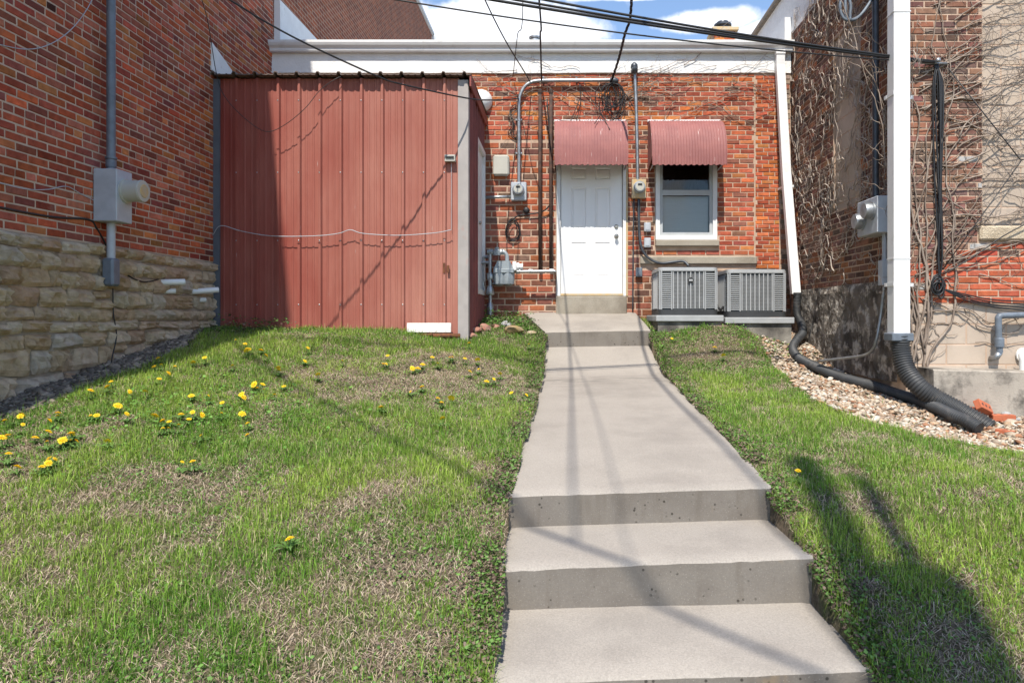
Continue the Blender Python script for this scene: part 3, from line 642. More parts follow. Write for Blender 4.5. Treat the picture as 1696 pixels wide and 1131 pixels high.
while v>.35:
    h=r.choice((.10,.12,.14,.155,.17,.20)); u=2.45
    while u<8.62:
        L=r.uniform(.11,.22) if r.random()<.4 else r.uniform(.20,.38)
        if u+L>8.6: L=max(.12,8.6-u)
        if proj(XL,u+L/2,v)[0]>-2500 and v-h/2>float(gz0(XL+.1,u))-.35:
            sub=[(h,v-h/2)] if r.random()>.25 or h<.16 else [(h*.45,v-h*.225),(h*.55,v-h*.725)]
            for (hh,cv) in sub:
                o=bpy.data.objects.new('stone',r.choice(SM)); COL.objects.link(o); o.parent=lb; o.location=Vector((XL+.004,u+L/2,cv+r.gauss(0,.008)))-ORG[lb.name]
                o.rotation_euler=(r.gauss(0,.03),r.gauss(0,.035),-math.pi/2+r.gauss(0,.05)); o.scale=(L+r.uniform(-.02,.008),r.uniform(.9,1.8),min(hh+r.uniform(-.018,.006),2*(2.272-cv)))
        u+=L
    v-=h
m=MB(); m.prism([(10.33,5.76),(12.25,5.76),(12.25,6.40),(12.2,6.44),(10.33,6.40)],0,XL+.006,XL+.10); m.build('roof_flashing',M['whitewall'],lb)
m=MB(); m.lathe((XL+.32,12.35,5.69),(0,0,1),[(.09,0),(.09,.82),(.10,.83),(.10,.86)],14); vp=m.build('vent_pipe',M['galv'],None,True,True,40); tag(vp,'short grey vent pipe on the flat roof beside white flashing','vent')
m=MB(); m.prism([(YS-.1,4.66),(YS+.55,4.66),(YS+.40,4.84),(YS-.1,5.0)],0,XL+.006,XL+.03); m.build('patch_flashing',M['whitewall'],lb)
# ------------------------------------------------------------------ building on the right
rb=empty('brick_building',(XR+2.5,9,0),'vine covered brick and block building at right with white parapet','building')
SWIN=(7.90,8.70,2.94,5.12)
FW=(4.235,9.0,2.515,6.6)
m=MB(); m.box(XR+.08,9.5,YR+.08,13.6,-.3,5.86); wall_holes(m,FRS,YR-.003,13.6,-.3,5.86,[SWIN],-.079,.004); wall_holes(m,FRF,XR+.0805,9.5,-.3,5.86,[FW],-.079,.004); m.box(4.2351,8.999,YR+.0265,YR+.078,2.516,5.859).box(XR+.0265,XR+.078,SWIN[0]+.001,SWIN[1]-.001,SWIN[2]+.001,SWIN[3]-.001); m.build('wall',M['mortar'],rb)
m=MB(); m.box(XR+.002,9.5,YR+.012,13.6,5.865,6.60); m.build('parapet',M['whitewall'],rb)
for k in range(12):
    y=YR-.02+k*.56; m=MB(); m.prism([(XR-.06,6.6),(XR-.06,6.66),(XR-.02,6.74),(XR+.10,6.80),(XR+.22,6.74),(XR+.26,6.66),(XR+.26,6.6)],1,y,y+.55); m.build('coping_tile',M['tile'],rb,True,True,35)
m=MB(); m.box(XR-.10,XR-.0,10.3,13.5,5.76,6.12); m.build('roof_flashing',M['white'],rb)
Z=[];Z2=[]
sidepal=pal([(.17,.088,.066),(.20,.10,.072),(.14,.08,.064),(.23,.11,.07),(.18,.10,.08),(.30,.13,.065),(.12,.08,.068)],.2)
lay(dict(u0=YR+.0,u1=10.27,v0=1.985,v1=5.86,course=.072,len=.22,pal=sidepal,holes=[SWIN],joint=.014),Z,21)
frontpal=pal([(.20,.10,.075),(.24,.12,.085),(.17,.09,.07),(.15,.095,.08),(.27,.12,.08),(.22,.11,.09)],.15)
newred=pal([(.45,.115,.06),(.42,.10,.055),(.48,.13,.07),(.40,.095,.055)],.06)
def fp(r,u,v):
    if r.random()<.02: return (.40,.40,.40)
    if v<2.12: return newred(r,u,v)
    if v<2.37: return newred(r,u,v) if r.random()<.68 and u>3.9 else frontpal(r,u,v)
    return frontpal(r,u,v)
lay(dict(u0=XR+.0,u1=6.2,v0=1.735,v1=6.6,course=.0676,len=.215,pal=fp,holes=[FW,(4.19,9,2.36,2.52)],joint=.0125),Z2,22)
brickwork([(FRS,Z),(FRF,Z2)],rb)
def block_field(fr,u0,u1,v0,v1,bl,ch,parent,off0=0.,mat='cmu'):
    v=v1;k=0
    while v>v0+.03:
        lo=max(v-ch,v0); u=u0-((bl/2)*((k+off0)%2))
        while u<u1-.02:
            a=max(u,u0);b=min(u+bl,u1)
            if b-a>.04:
                p=fr.pt(a+.005,lo+.005,-.06);q=fr.pt(b-.005,v-.005,.0065+rnd.uniform(-.0005,.0015)); mm=MB(); mm.box(min(p.x,q.x),max(p.x,q.x),min(p.y,q.y),max(p.y,q.y),lo+.005,v-.005,.005); mm.build('block',M[mat],parent)
            u+=bl
        v=lo;k+=1
block_field(FRF,XR+.002,5.7,.7,1.73,.40,.203,rb)
block_field(Frame('x',YR+.03,-1),4.24,5.7,2.52,6.6,.40,.205,rb,1)
block_field(Frame('y',XR+.03,-1),SWIN[0],SWIN[1],SWIN[2],SWIN[3],.40,.21,rb)
m=MB(); m.box(4.195,5.9,YR-.045,YR+.1,2.365,2.515,.02); m.build('window_sill',M['stone'],rb)
# crumbling parged rubble below the side wall
g=[]
for k in range(15):
    v=1.985-k*.075; row=[]
    for i in range(61):
        u=YR+.02+i*(10.25-YR)/60; n=float(fbm(u,v,.5,61,4)); row.append(Vector((XR-.02-(.10*max(0,n-.35))-.03*k/15+(.02 if k==0 else 0),u,v+.03*(float(vnoise(u,v,.2,7))-.5)*(k>0))))
    g.append(row)
m=MB(); m.sheet(g[::-1]); m.build('foundation',M['rubble'],rb,False,False)
# ------------------------------------------------------------------ red metal shed
shed=empty('metal_shed',((-4.33+XS)/2,YS,1.4),'faded red ribbed metal lean-to shed between two brick walls','shed')
def rib_profile(u0,u1,ribs,pitch=.26):
    pts=[]
    def h(u):
        d=min(abs(u-q) for q in ribs); 
        if d<.014: return .034
        if d<.028: return .034*(.028-d)/.014
        for q in ribs:
            for k in (1/3,2/3):
                e=abs(u-(q+pitch*k))
                if e<.016: return .006*min(1,(.016-e)/.007)
        return 0.
    ks={u0,u1}
    for q in ribs+[ribs[0]-pitch]:
        for o in (-.028,-.014,.014,.028): ks.add(q+o)
        for k in (1/3,2/3):
            for o in (-.016,-.009,.009,.016): ks.add(q+pitch*k+o)
    return [(u,h(u)) for u in sorted(ks) if u0<=u<=u1]
RIBS=[-3.545+.26*k for k in range(-3,10)]
def gshed(x): return float(gz0(x,YS))-.10
bounds=[-4.30,-3.56,-2.78,-2.00,-1.28]
for i in range(4):
    pr=rib_profile(bounds[i]-.02*(i>0),bounds[i+1]+.0,RIBS); m=MB(); off=.0025*(i%2); nz=9
    m.sheet([[Vector((u,YS-h-off+.004*(float(vnoise(u,z,.6,71))-.5),z)) for (u,h) in pr] for z in [gshed(bounds[i])+(4.585-gshed(bounds[i]))*k/nz for k in range(nz+1)]])
    sh=m.build('siding_sheet',M['siding'],shed,False,False)
    s=MB()
    for q in RIBS:
        if bounds[i]-.02<q<bounds[i+1]-.03:
            for z in (1.75,2.55,3.4,4.3): s.lathe((q,YS-.034-off,z+.004),(0,-1,0),[(.008,-.002),(.008,.004),(.004,.006)],6)
    s.build('screw',M['galv'],sh)
m=MB(); m.box(-1.295,XS+.004,YS-.035,YS-.03+.03,1.25,4.56).box(XS-.03,XS+.006,YS-.034,YS+.10,1.25,4.56); m.build('corner_trim',M['sidetrim'],shed)
m=MB(); m.box(-4.352,-4.27,YS-.04,YS-.02,1.35,4.57); m.build('wall_trim',M['darktrim'],shed)
SR=[8.75+.26*k for k in range(-1,7)]
def side_piece(a,b,z0,z1):
    pr=rib_profile(a,b,SR); m=MB(); m.sheet([[Vector((XS+h,u,z0)) for (u,h) in pr],[Vector((XS+h,u,z1)) for (u,h) in pr]]); return m.build('siding_sheet',M['redtrim'],shed,False,False)
side_piece(YS+.06,9.29,1.25,4.56); side_piece(9.30,YF-.02,4.06,4.56); side_piece(9.30,YF-.02,1.3,1.93)
m=MB(); fd2=Frame('y',XS+.035,1); wall_holes(m,fd2,9.29,10.20,1.92,4.05,[(9.36,10.13,1.99,3.98)],-.10,0.); m.build('door_frame',M['white'],shed)
m=MB(); m.box(XS-.06,XS-.005,9.362,10.128,1.992,3.978,.003); sd=m.build('door',M['door'],shed)
m=MB(); m.lathe((XS-.005,9.44,2.9),(1,0,0),[(.03,0),(.03,.008),(.013,.012),(.013,.035),(.027,.04),(.025,.06),(.004,.066)],12); m.build('door_knob',M['brass'],sd,True,True,40)
m=MB(); pr=rib_profile(-4.352,XS+.05,RIBS)
m.sheet([[Vector((u,y,z+h)) for (u,h) in pr] for (y,z) in ((YS-.11,4.595),(YS-.11,4.607),(YF-.01,4.667))]); m.sheet([[Vector((u,YS-.108,4.595+h)) for (u,h) in pr],[Vector((u,YF-.01,4.655+h)) for (u,h) in pr]]); m.build('roof',M['rustedge'],shed,False,False)
m=MB(); m.box(XS+.03,XS+.05,YS-.10,YF-.02,4.46,4.60); m.build('rake_trim',M['redtrim'],shed)
m=MB(); m.box(-4.3,XS+.0,YS+.03,YF-.03,1.3,1.45); m.build('floor',M['oldconc'],shed)
m=MB(); m.box(fx(738,YS),fx(755.5,YS),YS-.085,YS-.03,fz(270,YS),fz(259,YS),.004); bx=m.build('outlet_box',M['beigebox'],None); tag(bx,'small off-white box fixed near the right edge of the red shed','box')
m=MB(); m.box(fx(740,YS),fx(753.5,YS),YS-.10,YS-.086,fz(264.5,YS),fz(262,YS)); m.build('slot',M['black'],bx)
m=MB(); m.tube([P(747.5,y_,YS-.04) for y_ in (270,300,340,381)],.003,5); m.build('lead_wire',M['greybox'],bx)
# ------------------------------------------------------------------ awnings
def awning(name,x0,x1,label,lip=0.):
    prj,zt,zb=.48,4.525,3.80; n=27; root=empty(name,((x0+x1)/2,YF,zb),label,'awning'); W=x1-x0
    def prof(t): a=t*math.pi/2; return YF-.02-prj*math.sin(a)**.9, zb+(zt-zb)*(math.cos(a)**.85)
    per=.0405; g=[]; N=int(W/per*8)
    rows=[prof(t) for t in np.linspace(0.02,.93,14)]; rows.append((rows[-1][0]-.006,zb-.012))
    for k,(y,z) in enumerate(rows):
        row=[]
        for i in range(N+1):
            x=x0+W*i/N; w=math.cos(2*math.pi*i/8); dz=0
            if k==len(rows)-1: dz=-.016*abs(math.sin(math.pi*i/16+.4))
            t=k/len(rows); row.append(Vector((x,y-.0045*w*(.3+.7*t),z+.0045*w*(1-t)+dz)))
        g.append(row)
    m=MB(); m.sheet(g); m.sheet([[p+Vector((0,.003,-.004)) for p in r_] for r_ in g][::-1]); m.build('canopy',M['awning'],root,False,False)
    for x in (x0,x1):
        m=MB(); pts=[(YF-.01,zt-.01)]+[(y,z-.008) for (y,z) in rows[:-1]]+[(YF-.01,zb+.0)]; e=.004
        m.prism(pts,0,x-e,x+e); m.build('side_panel',M['awning'],root)
    m=MB(); m.box(x0-.01,x1+.01,YF-.05,YF-.012,zt-.005,zt+.03,.003); m.build('head_flashing',M['white'],root)
    m=MB()
    for x in (x0+.03,x1-.03): m.tube([(x,YF-.01,zb+.0),(x,YF-prj+.03,zb+.02)],.009,6)
    m.build('support_arm',M['sash'],root)
awning('door_awning',-.10,.955,'dusty red ribbed metal awning above the white door')
awning('window_awning',1.30,2.375,'dusty red ribbed metal awning above the window')
# ------------------------------------------------------------------ electric meters, conduits and boxes on the facade
def meter_face(m,c,axis,r,dep): m.lathe(c,axis,[(r*1.12,0),(r*1.12,.02),(r,.022),(r,dep*.75),(r*.92,dep),(r*.3,dep*1.04)],20)
t=empty('electric_meter',(fx(859.5),YF,fz(334)),'grey electric meter below the conduit bend, left of the door','meter')
m=MB(); m.box(fx(847),fx(872.5),YF-.11,YF-.012,fz(334),fz(304),.01); m.build('meter_box',M['greybox'],t)
m=MB(); meter_face(m,(fx(859.5),YF-.111,fz(317)),(0,-1,0),.082,.10); mf=m.build('meter_glass',M['galv'],t,True,True,35)
m=MB(); m.lathe((fx(859.5),YF-.216,fz(317)),(0,-1,0),[(.062,0),(.062,.003)],18); m.build('dial',M['beigebox'],mf); 
m=MB(); m.box(fx(856),fx(863),YF-.224,YF-.2195,fz(315.5),fz(312.5)); m.build('register',M['black'],mf)
cy=YF-.075; m=MB(); m.tube(crom([P(859.5,304,cy),P(859.5,240,cy),P(859.5,176,cy),P(862,157,cy),P(870,143,cy),P(884,135.5,cy),P(905,134,cy),P(960,133.6,cy),P(1012,133,cy)],7),.027,10); m.build('conduit',M['galv'],t,True,True,60)
m=MB(); m.lathe(P(1010,133,cy),(1,0,-.12),[(.03,0),(.045,.02),(.045,.09),(.03,.13)],12); m.build('weatherhead',M['darkpipe'],t,True,True,40)
m=MB(); m.tube([P(847,326,cy),P(802,327,cy)],.022,10); m.build('side_conduit',M['galv'],t,True)
m=MB()
for (x,y) in ((859.5,200),(859.5,255)): m.box(fx(x)-.05,fx(x)+.05,YF-.05,YF-.012,fz(y)-.012,fz(y)+.012,.002).tube([P(x,y-1.3,cy),P(x,y+1.3,cy)],.031,10)
for x in (900,955): m.box(fx(x)-.012,fx(x)+.012,YF-.05,YF-.012,fz(134)-.05,fz(134)+.05,.002)
m.build('strap',M['galv'],t)
t=empty('electric_meter',(fx(1057),YF,fz(330)),'electric meter on weathered ochre box between door and window','meter')
m=MB(); m.box(fx(1045.5),fx(1069),YF-.10,YF-.012,fz(330),fz(299),.006); m.build('meter_box',M['ochre'],t)
m=MB(); meter_face(m,(fx(1057.5),YF-.101,fz(313)),(0,-1,0),.082,.10); mf=m.build('meter_glass',M['galv'],t,True,True,35)
m=MB(); m.lathe((fx(1057.5),YF-.206,fz(313)),(0,-1,0),[(.062,0),(.062,.003)],18); m.build('dial',M['beigebox'],mf)
m=MB(); m.box(fx(1054),fx(1061),YF-.214,YF-.2095,fz(311.5),fz(308.5)); m.build('register',M['black'],mf)
m=MB(); m.tube(crom([P(1056,299,cy),P(1055,230,cy),P(1053,160,cy),P(1051,122,cy)],6),.027,10); m.build('conduit',M['galv'],t,True,True,60)
m=MB(); a=P(1050.5,122,cy); m.lathe(a,(0,0,1),[(.03,0),(.042,.01),(.042,.06),(.055,.08),(.05,.13),(.02,.16)],14).lathe(a+Vector((0,-.0,.07)),(0,-1,-.6),[(.045,0),(.045,.10),(.03,.11)],12); m.build('weatherhead',M['darkpipe'],t,True,True,40)
m=MB(); m.tube(crom([P(1050,330,cy+.02),P(1049,380,cy+.03),P(1048.5,440,cy+.03),P(1048,516,cy+.03)],5),.012,7); m.build('ground_conduit',M['darkpipe'],t,True)
m=MB(); m.tube(crom([P(1058,330,cy+.02),P(1058,360,cy+.02),P(1060,398,cy),P(1066,418,cy-.02),P(1078,430,cy-.02),P(1095,436,cy-.02),P(1115,434,cy-.02),P(1132,433,cy-.02),P(1141,441,cy-.06)],7),.021,8); m.build('flexible_conduit',M['darkpipe'],t,True)
def wallbox(name,x0,x1,y0,y1,dep,mat,label,cat,b=.008):
    m=MB(); m.box(fx(x0),fx(x1),YF-dep,YF-.010,fz(y1),fz(y0),b); o=m.build(name,M[mat],None); tag(o,label,cat)
    m=MB(); i=.006; m.box(fx(x0)+.018,fx(x1)-.018,YF-dep-.006,YF-dep-.0005,fz(y1)+.02,fz(y0)-.02,.003); m.build('cover',M[mat],o); return o
wallbox('telecom_box',817,844,259,293,.10,'beigebox','beige rounded telecom box on brick wall beside the shed','utility box',.03)
wallbox('disconnect_box',1066,1077,370,384.5,.08,'greybox','upper of two small grey boxes left of the window','utility box')
wallbox('disconnect_box',1066,1077,395,410.5,.08,'greybox','lower of two small grey boxes left of the window','utility box')
wallbox('junction_box',1052.5,1063,444,459,.08,'bluepipe','small dark grey junction box low on the wall right of the door','utility box')
m=MB(); m.lathe(P(797,168,YF-.012),(0,-1,0),[(.17,0),(.17,.03),(.13,.10),(.07,.14),(.01,.15)],18); o=m.build('vent_hood',M['white'],None,True,True,40); tag(o,'white round vent hood on brick wall above the shed door','vent')
t=empty('coiled_cable',P(848,390,YF-.02),'loose coil of thin black cable hanging on bricks above gas meter','cable')
m=MB()
for k in range(5):
    pts=[]; rx,ry=10+rnd.uniform(-2,2),17+rnd.uniform(-3,3)
    for i in range(25): w=2*math.pi*i/24; pts.append(P(848+rnd.uniform(-.3,.3)+k*.7+rx*math.sin(w)*(1-.25*math.cos(w)),379-ry*math.cos(w)+k*.8,YF-.025-.008*k))
    m.tube(pts,.0055,5,False)
m.build('coil',M['black'],t,True)
m=MB(); m.tube(crom([P(850,363,YF-.03),P(860,357,YF-.04),P(876,355,YF-.05),P(897,351,YF-.06),P(908,343,YF-.08),P(913,331,YF-.08),P(913,300,YF-.07),P(911,240,YF-.06),P(906,165,YF-.06)],6),.011,6); m.build('lead',M['black'],t,True)
m=MB(); m.lathe(P(872,349,YF-.012),(0,-1,0),[(.045,0),(.05,.02),(.045,.06),(.02,.07)],12); m.build('cap',M['black'],t,True)
for (x,lab) in ((894.5,'rusty thin vertical pipe on brick wall, left of the pair by the door'),(912.5,'rusty thin vertical pipe nearest the door frame')):
    m=MB(); m.tube([P(x,150,YF-.10),P(x-.3,300,YF-.10),P(x,447,YF-.10)],.026,8); o=m.build('rusty_pipe',M['rustpipe'],None,True); tag(o,lab,'pipe','rusty pipes beside the door')
    m=MB(); m.lathe(P(x,150,YF-.10),(0,0,1),[(.031,-.05),(.033,-.04),(.033,.0),(.02,.02)],8); m.build('end_cap',M['rustpipe'],o)
    m=MB(); m.box(fx(x)-.04,fx(x)+.04,YF-.07,YF-.01,fz(220)-.015,fz(220)+.015); m.build('strap',M['rustpipe'],o)
# ------------------------------------------------------------------ gas meter
gm=empty('gas_meter',P(836,520,YF-.25),'grey gas meter with regulator and pipes beside the red shed','gas meter'); gy=YF-.26
def gp_(x,y,Y=gy): return P(x,y,Y)
m=MB(); c=gp_(837,455); s=gy/FPX
for dx in (-.065,.065): m.lathe((c.x+dx-.02,gy,gp_(0,474).z),(0,0,1),[(.03,0),(.085,.03),(.093,.10),(.093,.22),(.08,.26)],16)
m.box(c.x-.15,c.x+.11,gy-.06,gy+.07,gp_(0,466).z,gp_(0,452).z,.02); m.build('meter_body',M['gasgrey'],gm,True,True,35)
m=MB(); z0,z1,z2=gp_(0,451).z,gp_(0,445).z,gp_(0,433).z
m.box(c.x-.17,c.x+.13,gy-.095,gy+.10,z0-.02,z1,.012); m.prism([(c.x-.16,z1),(c.x+.12,z1),(c.x+.07,z2),(c.x-.11,z2)],1,gy-.085,gy+.085); m.build('meter_hood',M['gasgrey'],gm,False)
m=MB(); m.box(gp_(849,0).x,gp_(856,0).x,gy-.08,gy+.05,gp_(0,449).z,gp_(0,434).z,.012).lathe(gp_(856,442),(1,0,0),[(.06,0),(.06,.03),(.045,.05),(.045,.09)],12); m.build('index_cover',M['white'],gm,False)
m=MB(); m.tube(crom([gp_(840,433),gp_(839.5,424),gp_(836,418.5),gp_(829,417.5),gp_(815,417.5),gp_(807,417.5)],5),.030,10)
m.lathe(gp_(823,417.5),(0,0,1),[(.055,-.05),(.06,-.01),(.06,.02),(.03,.04),(.03,.07)],14); m.lathe(gp_(832,417.5),(1,0,0),[(.042,-.03),(.042,.03)],8).lathe(gp_(813,417.5),(1,0,0),[(.042,-.03),(.042,.03)],8); m.build('regulator',M['gasgrey'],gm,True,True,40)
m=MB(); m.tube([gp_(812,418),gp_(812,470),gp_(812,519)],.026,10); m.lathe(gp_(812,458),(0,0,1),[(.045,-.04),(.05,-.02),(.05,.03),(.04,.05)],8).lathe(gp_(812,483),(0,0,1),[(.055,-.05),(.065,-.03),(.05,.05),(.03,.09)],10).lathe(gp_(812,508),(0,0,1),[(.05,-.12),(.055,0),(.035,.06)],10); m.build('riser',M['galv'],gm,True,True,40)
m=MB(); m.tube(crom([gp_(788,520),gp_(788,480),gp_(788,440),gp_(789,436),gp_(793,435),gp_(812,435)],4),.020,8).lathe(gp_(788,461),(0,0,1),[(.034,-.03),(.034,.03)],8).lathe(gp_(788,474),(0,0,1),[(.03,-.02),(.03,.02)],8); m.build('standpipe',M['galv'],gm,True,True,40)
Y2=gy+.12; m=MB(); m.tube(crom([P(799.5,519,Y2),P(799.5,470,Y2),P(799.5,432,Y2),P(801,427,Y2),P(806,425.5,Y2),P(815,425.5,Y2)],4),.022,8).lathe(P(799.5,470,Y2),(0,0,1),[(.036,-.03),(.036,.03)],8); m.build('standpipe',M['galv'],gm,True,True,40)
m=MB(); m.tube([gp_(848,449.5),gp_(880,449.5),gp_(919,449)],.021,9).lathe(gp_(879,449.5),(1,0,0),[(.034,-.03),(.034,.03)],8).lathe(gp_(914,449),(1,0,0),[(.034,-.035),(.034,.03)],8).lathe(gp_(858,449.5),(1,0,0),[(.036,-.03),(.036,.03)],8); m.tube(crom([gp_(917,449),P(919,449,YF-.18),P(919,449,YF-.0)],4),.021,8); m.build('outlet_pipe',M['galv'],gm,True,True,40)
m=MB(); m.tube([gp_(812,470),gp_(830,470)],.012,6); m.box(c.x-.2,c.x+.02,gy+.09,gy+.12,gp_(0,458).z,gp_(0,454).z); m.build('bracket',M['galv'],gm)
# ------------------------------------------------------------------ condensers
def condenser(cx,z0,label):
    W=.80;H=.60;y0=9.26;y1=y0+.80; t=empty('air_conditioner',(cx,(y0+y1)/2,z0),label,'air conditioner','condensers by the wall'); cyy=(y0+y1)/2
    def rrect(w,r,n=6):
        out=[]
        for (sx,sy,a0) in ((1,1,0),(-1,1,90),(-1,-1,180),(1,-1,270)):
            for k in range(n+1): a=math.radians(a0+90*k/n); out.append((cx+sx*(w/2-r)+r*math.cos(a),cyy+sy*(w/2-r)+r*math.sin(a)))
        return out
    m=MB(); m.prism(rrect(W+.01,.07),2,z0,z0+.075); m.build('base_pan',M['acdark'],t)
    m=MB(); m.prism(rrect(W-.06,.06),2,z0+.076,z0+H-.002); m.build('coil',M['acmesh'],t)
    m=MB(); o=rrect(W+.012,.075);i=rrect(W-.005,.07)
    for (z,ring) in ((z0+H,o),(z0+H+.035,o),(z0+H+.05,i)): pass
    m.prism(o,2,z0+H,z0+H+.034); m.prism(i,2,z0+H+.0345,z0+H+.048); top=m.build('top_cover',M['aclight'],t)
    m=MB()
    for k in range(7):
        r_=.08+.045*k; m.tube([(cx+r_*math.cos(a),cyy+r_*math.sin(a),z0+H+.058) for a in np.linspace(0,2*math.pi,25)],.003,4,False)
    for k in range(8): a=k*math.pi/8; m.tube([(cx-.36*math.cos(a),cyy-.36*math.sin(a),z0+H+.055),(cx+.36*math.cos(a),cyy+.36*math.sin(a),z0+H+.055)],.003,4)
    m.build('fan_guard',M['acdark'],top)
    hw=W/2; faces=[((0,-1),(1,0)),((-1,0),(0,1)),((1,0),(0,1))]
    bars=MB()
    for (nx,ny),(ux,uy) in faces:
        def pt(u,d,z): return (cx+nx*(hw-d)+ux*u,cyy+ny*(hw-d)+uy*u,z)
        for k in range(8):                         # vertical bars over the coil
            u=-.205+.41*k/7; w=.0062
            a=pt(u-w,.022,z0+.09);b=pt(u+w,.0,z0+H-.012)
            bars.box(min(a[0],b[0]),max(a[0],b[0]),min(a[1],b[1]),max(a[1],b[1]),a[2],b[2])
        for sgn in (-1,1):                         # louvred corners, each bank with its two posts
            lou=MB()
            for k in range(17):
                z=z0+.095+k*(H-.115)/17; a=pt(sgn*.23,.03,z);b=pt(sgn*.365,.004,z+.016)
                lou.box(min(a[0],b[0]),max(a[0],b[0]),min(a[1],b[1]),max(a[1],b[1]),a[2],b[2],.003)
            for u in (.228,.367):
                a=pt(sgn*u-.010,.03,z0+.076);b=pt(sgn*u+.010,.0,z0+H-.001); lou.box(min(a[0],b[0]),max(a[0],b[0]),min(a[1],b[1]),max(a[1],b[1]),a[2],b[2],.003)
            lou.build('louvre_bank',M['acgrey'],t)
        for k in range(26):                        # fine wire guard
            z=z0+.10+k*(H-.12)/26; a=pt(-.222,.021,z);b=pt(.222,.017,z+.003); bars.box(min(a[0],b[0]),max(a[0],b[0]),min(a[1],b[1]),max(a[1],b[1]),a[2],b[2])
    bars.build('guard_bars',M['aclight'],t)['kind']='stuff'; return t
zA=1.625
acL=condenser(1.725,zA,'grey air conditioner with round badge, left of the pair under the window')
m=MB(); m.lathe((fx(1144,9.26),9.258,fz(464,9.26)),(0,-1,0),[(.037,0),(.037,.006),(.030,.007)],16); bd=m.build('badge',M['black'],acL)
m=MB(); m.box(fx(1141,9.26),fx(1147,9.26),9.249,9.2508,fz(465.5,9.26),fz(462.5,9.26)); m.build('badge_mark',M['aclight'],bd)
acR=copy_tree(acL); acR.location.x=2.655; acR.location.z=zA-.028; acR['label']='grey air conditioner without badge, right of the pair beside the downspout'
for ch in list(acR.children):
    if ch.name.startswith('badge'):
        for q in list(ch.children): bpy.data.objects.remove(q)
        bpy.data.objects.remove(ch)
for (a,b,dz,lab) in ((1.27,2.18,0,'grey equipment pad under the left air conditioner'),(2.20,3.13,-.028,'grey equipment pad under the right air conditioner')):
    m=MB(); m.box(a,b,9.16,10.2,zA-.085+dz,zA-.002+dz,.008); o=m.build('equipment_pad',M['pad'],None); tag(o,lab,'pad','equipment pads')
    m=MB(); m.box(a+.03,b-.03,9.20,10.16,zA-.40+dz,zA-.086+dz); m.build('pad_footing',M['oldconc'],o)
m=MB(); m.tube(crom([(2.13,9.45,1.80),(2.17,9.4,1.72),(2.2,9.42,1.70),(2.25,9.5,1.74)],6),.016,7); o=m.build('refrigerant_line',M['black'],None,True); tag(o,'short black insulated line between the two air conditioners','pipe')
# ------------------------------------------------------------------ downspouts and drain pipes
def rect_tube(m,pts,w,d):
    pts=[Vector(p) for p in pts]; vs=[]
    for p in pts: vs+=[(p.x-w/2,p.y-d/2,p.z),(p.x+w/2,p.y-d/2,p.z),(p.x+w/2,p.y+d/2,p.z),(p.x-w/2,p.y+d/2,p.z)]
    n=len(pts); m.add(vs,[(i*4+k,i*4+(k+1)%4,(i+1)*4+(k+1)%4,(i+1)*4+k) for i in range(n-1) for k in range(4)]+[(0,3,2,1),tuple((n-1)*4+k for k in range(4))])
t=empty('downspout',(3.36,9.75,1.9),'white slanting downspout at right end of the brick house','downspout')
m=MB(); rect_tube(m,[(3.255,YF-.10,5.56),(3.255,YF-.10,5.35),(3.30,10.03,3.7),(3.348,9.76,1.93)],.125,.09); m.build('spout',M['white'],t)
m=MB(); m.box(3.185,3.325,YF-.155,YF-.05,5.50,5.555,.004); m.build('outlet',M['white'],t)
m=MB(); m.box(3.25,3.40,9.98,10.26,3.50,3.53); m.build('bracket',M['white'],t)
def corrugated(pts,r,label,per=.021):
    c=crom(pts,14); L=[0.]
    for i in range(1,len(c)): L.append(L[-1]+(c[i]-c[i-1]).length)
    n=int(L[-1]/per*4); q=[];rs=[]
    ls=np.linspace(0,L[-1],n); X=np.stack([np.interp(ls,L,[p[k] for p in c]) for k in range(3)],-1)
    for i in range(n): q.append(tuple(X[i])); rs.append(r*(1,1,.90,.90)[i%4])
    m=MB(); m.tube(q,rs,18); o=m.build('drain_pipe',M['blackpipe'],None,True,False,35); tag(o,label,'drain pipe','corrugated drain pipes'); return o
pp=PIPE_PX
def onground(x,y,Y,r,free):
    p=P(x,y,Y)
    if not free: p.z=max(float(ground(p.x,p.y))+r*.92,p.z)
    return p
pipeA=corrugated([P(*q) for q in pp],.058,'narrow black corrugated pipe snaking over the gravel from slanting downspout')
m=MB(); a=P(1320,487,9.76); m.box(a.x-.068,a.x+.068,a.y-.052,a.y+.052,a.z-.03,a.z+.02,.004); m.build('adapter',M['black'],pipeA)
t=empty('downspout',(3.30,6.66,1.4),'broad white box downspout at the corner of right building','downspout')
m=MB(); m.box(3.215,3.375,6.60,6.735,fz(553,6.66),6.8,.004); sp=m.build('spout',M['white'],t)
for z in (2.16,4.55):
    m=MB(); m.box(3.211,3.379,6.596,6.739,z,z+.012); m.build('joint_band',M['white'],t)
for z in (1.9,3.75,5.2):
    m=MB(); m.box(3.205,3.475,6.735,6.78,z,z+.035).box(3.207,3.213,6.59,6.74,z,z+.035); m.build('strap',M['white'],t)
m=MB(); m.box(3.19,3.40,6.575,6.76,fz(556,6.66)-.05,fz(553,6.66)+.01,.008); m.build('adapter',M['bluepipe'],t)
qq=[(1491,556,6.66),(1492,582,6.66),(1501,613,6.60),(1521,639,6.50),(1549,659,6.44),(1586,679,6.36),(1618,698,6.26),(1640,711,6.18)]
corrugated([P(*q) for q in qq],.092,'wide black corrugated pipe under the broad white downspout',.026)
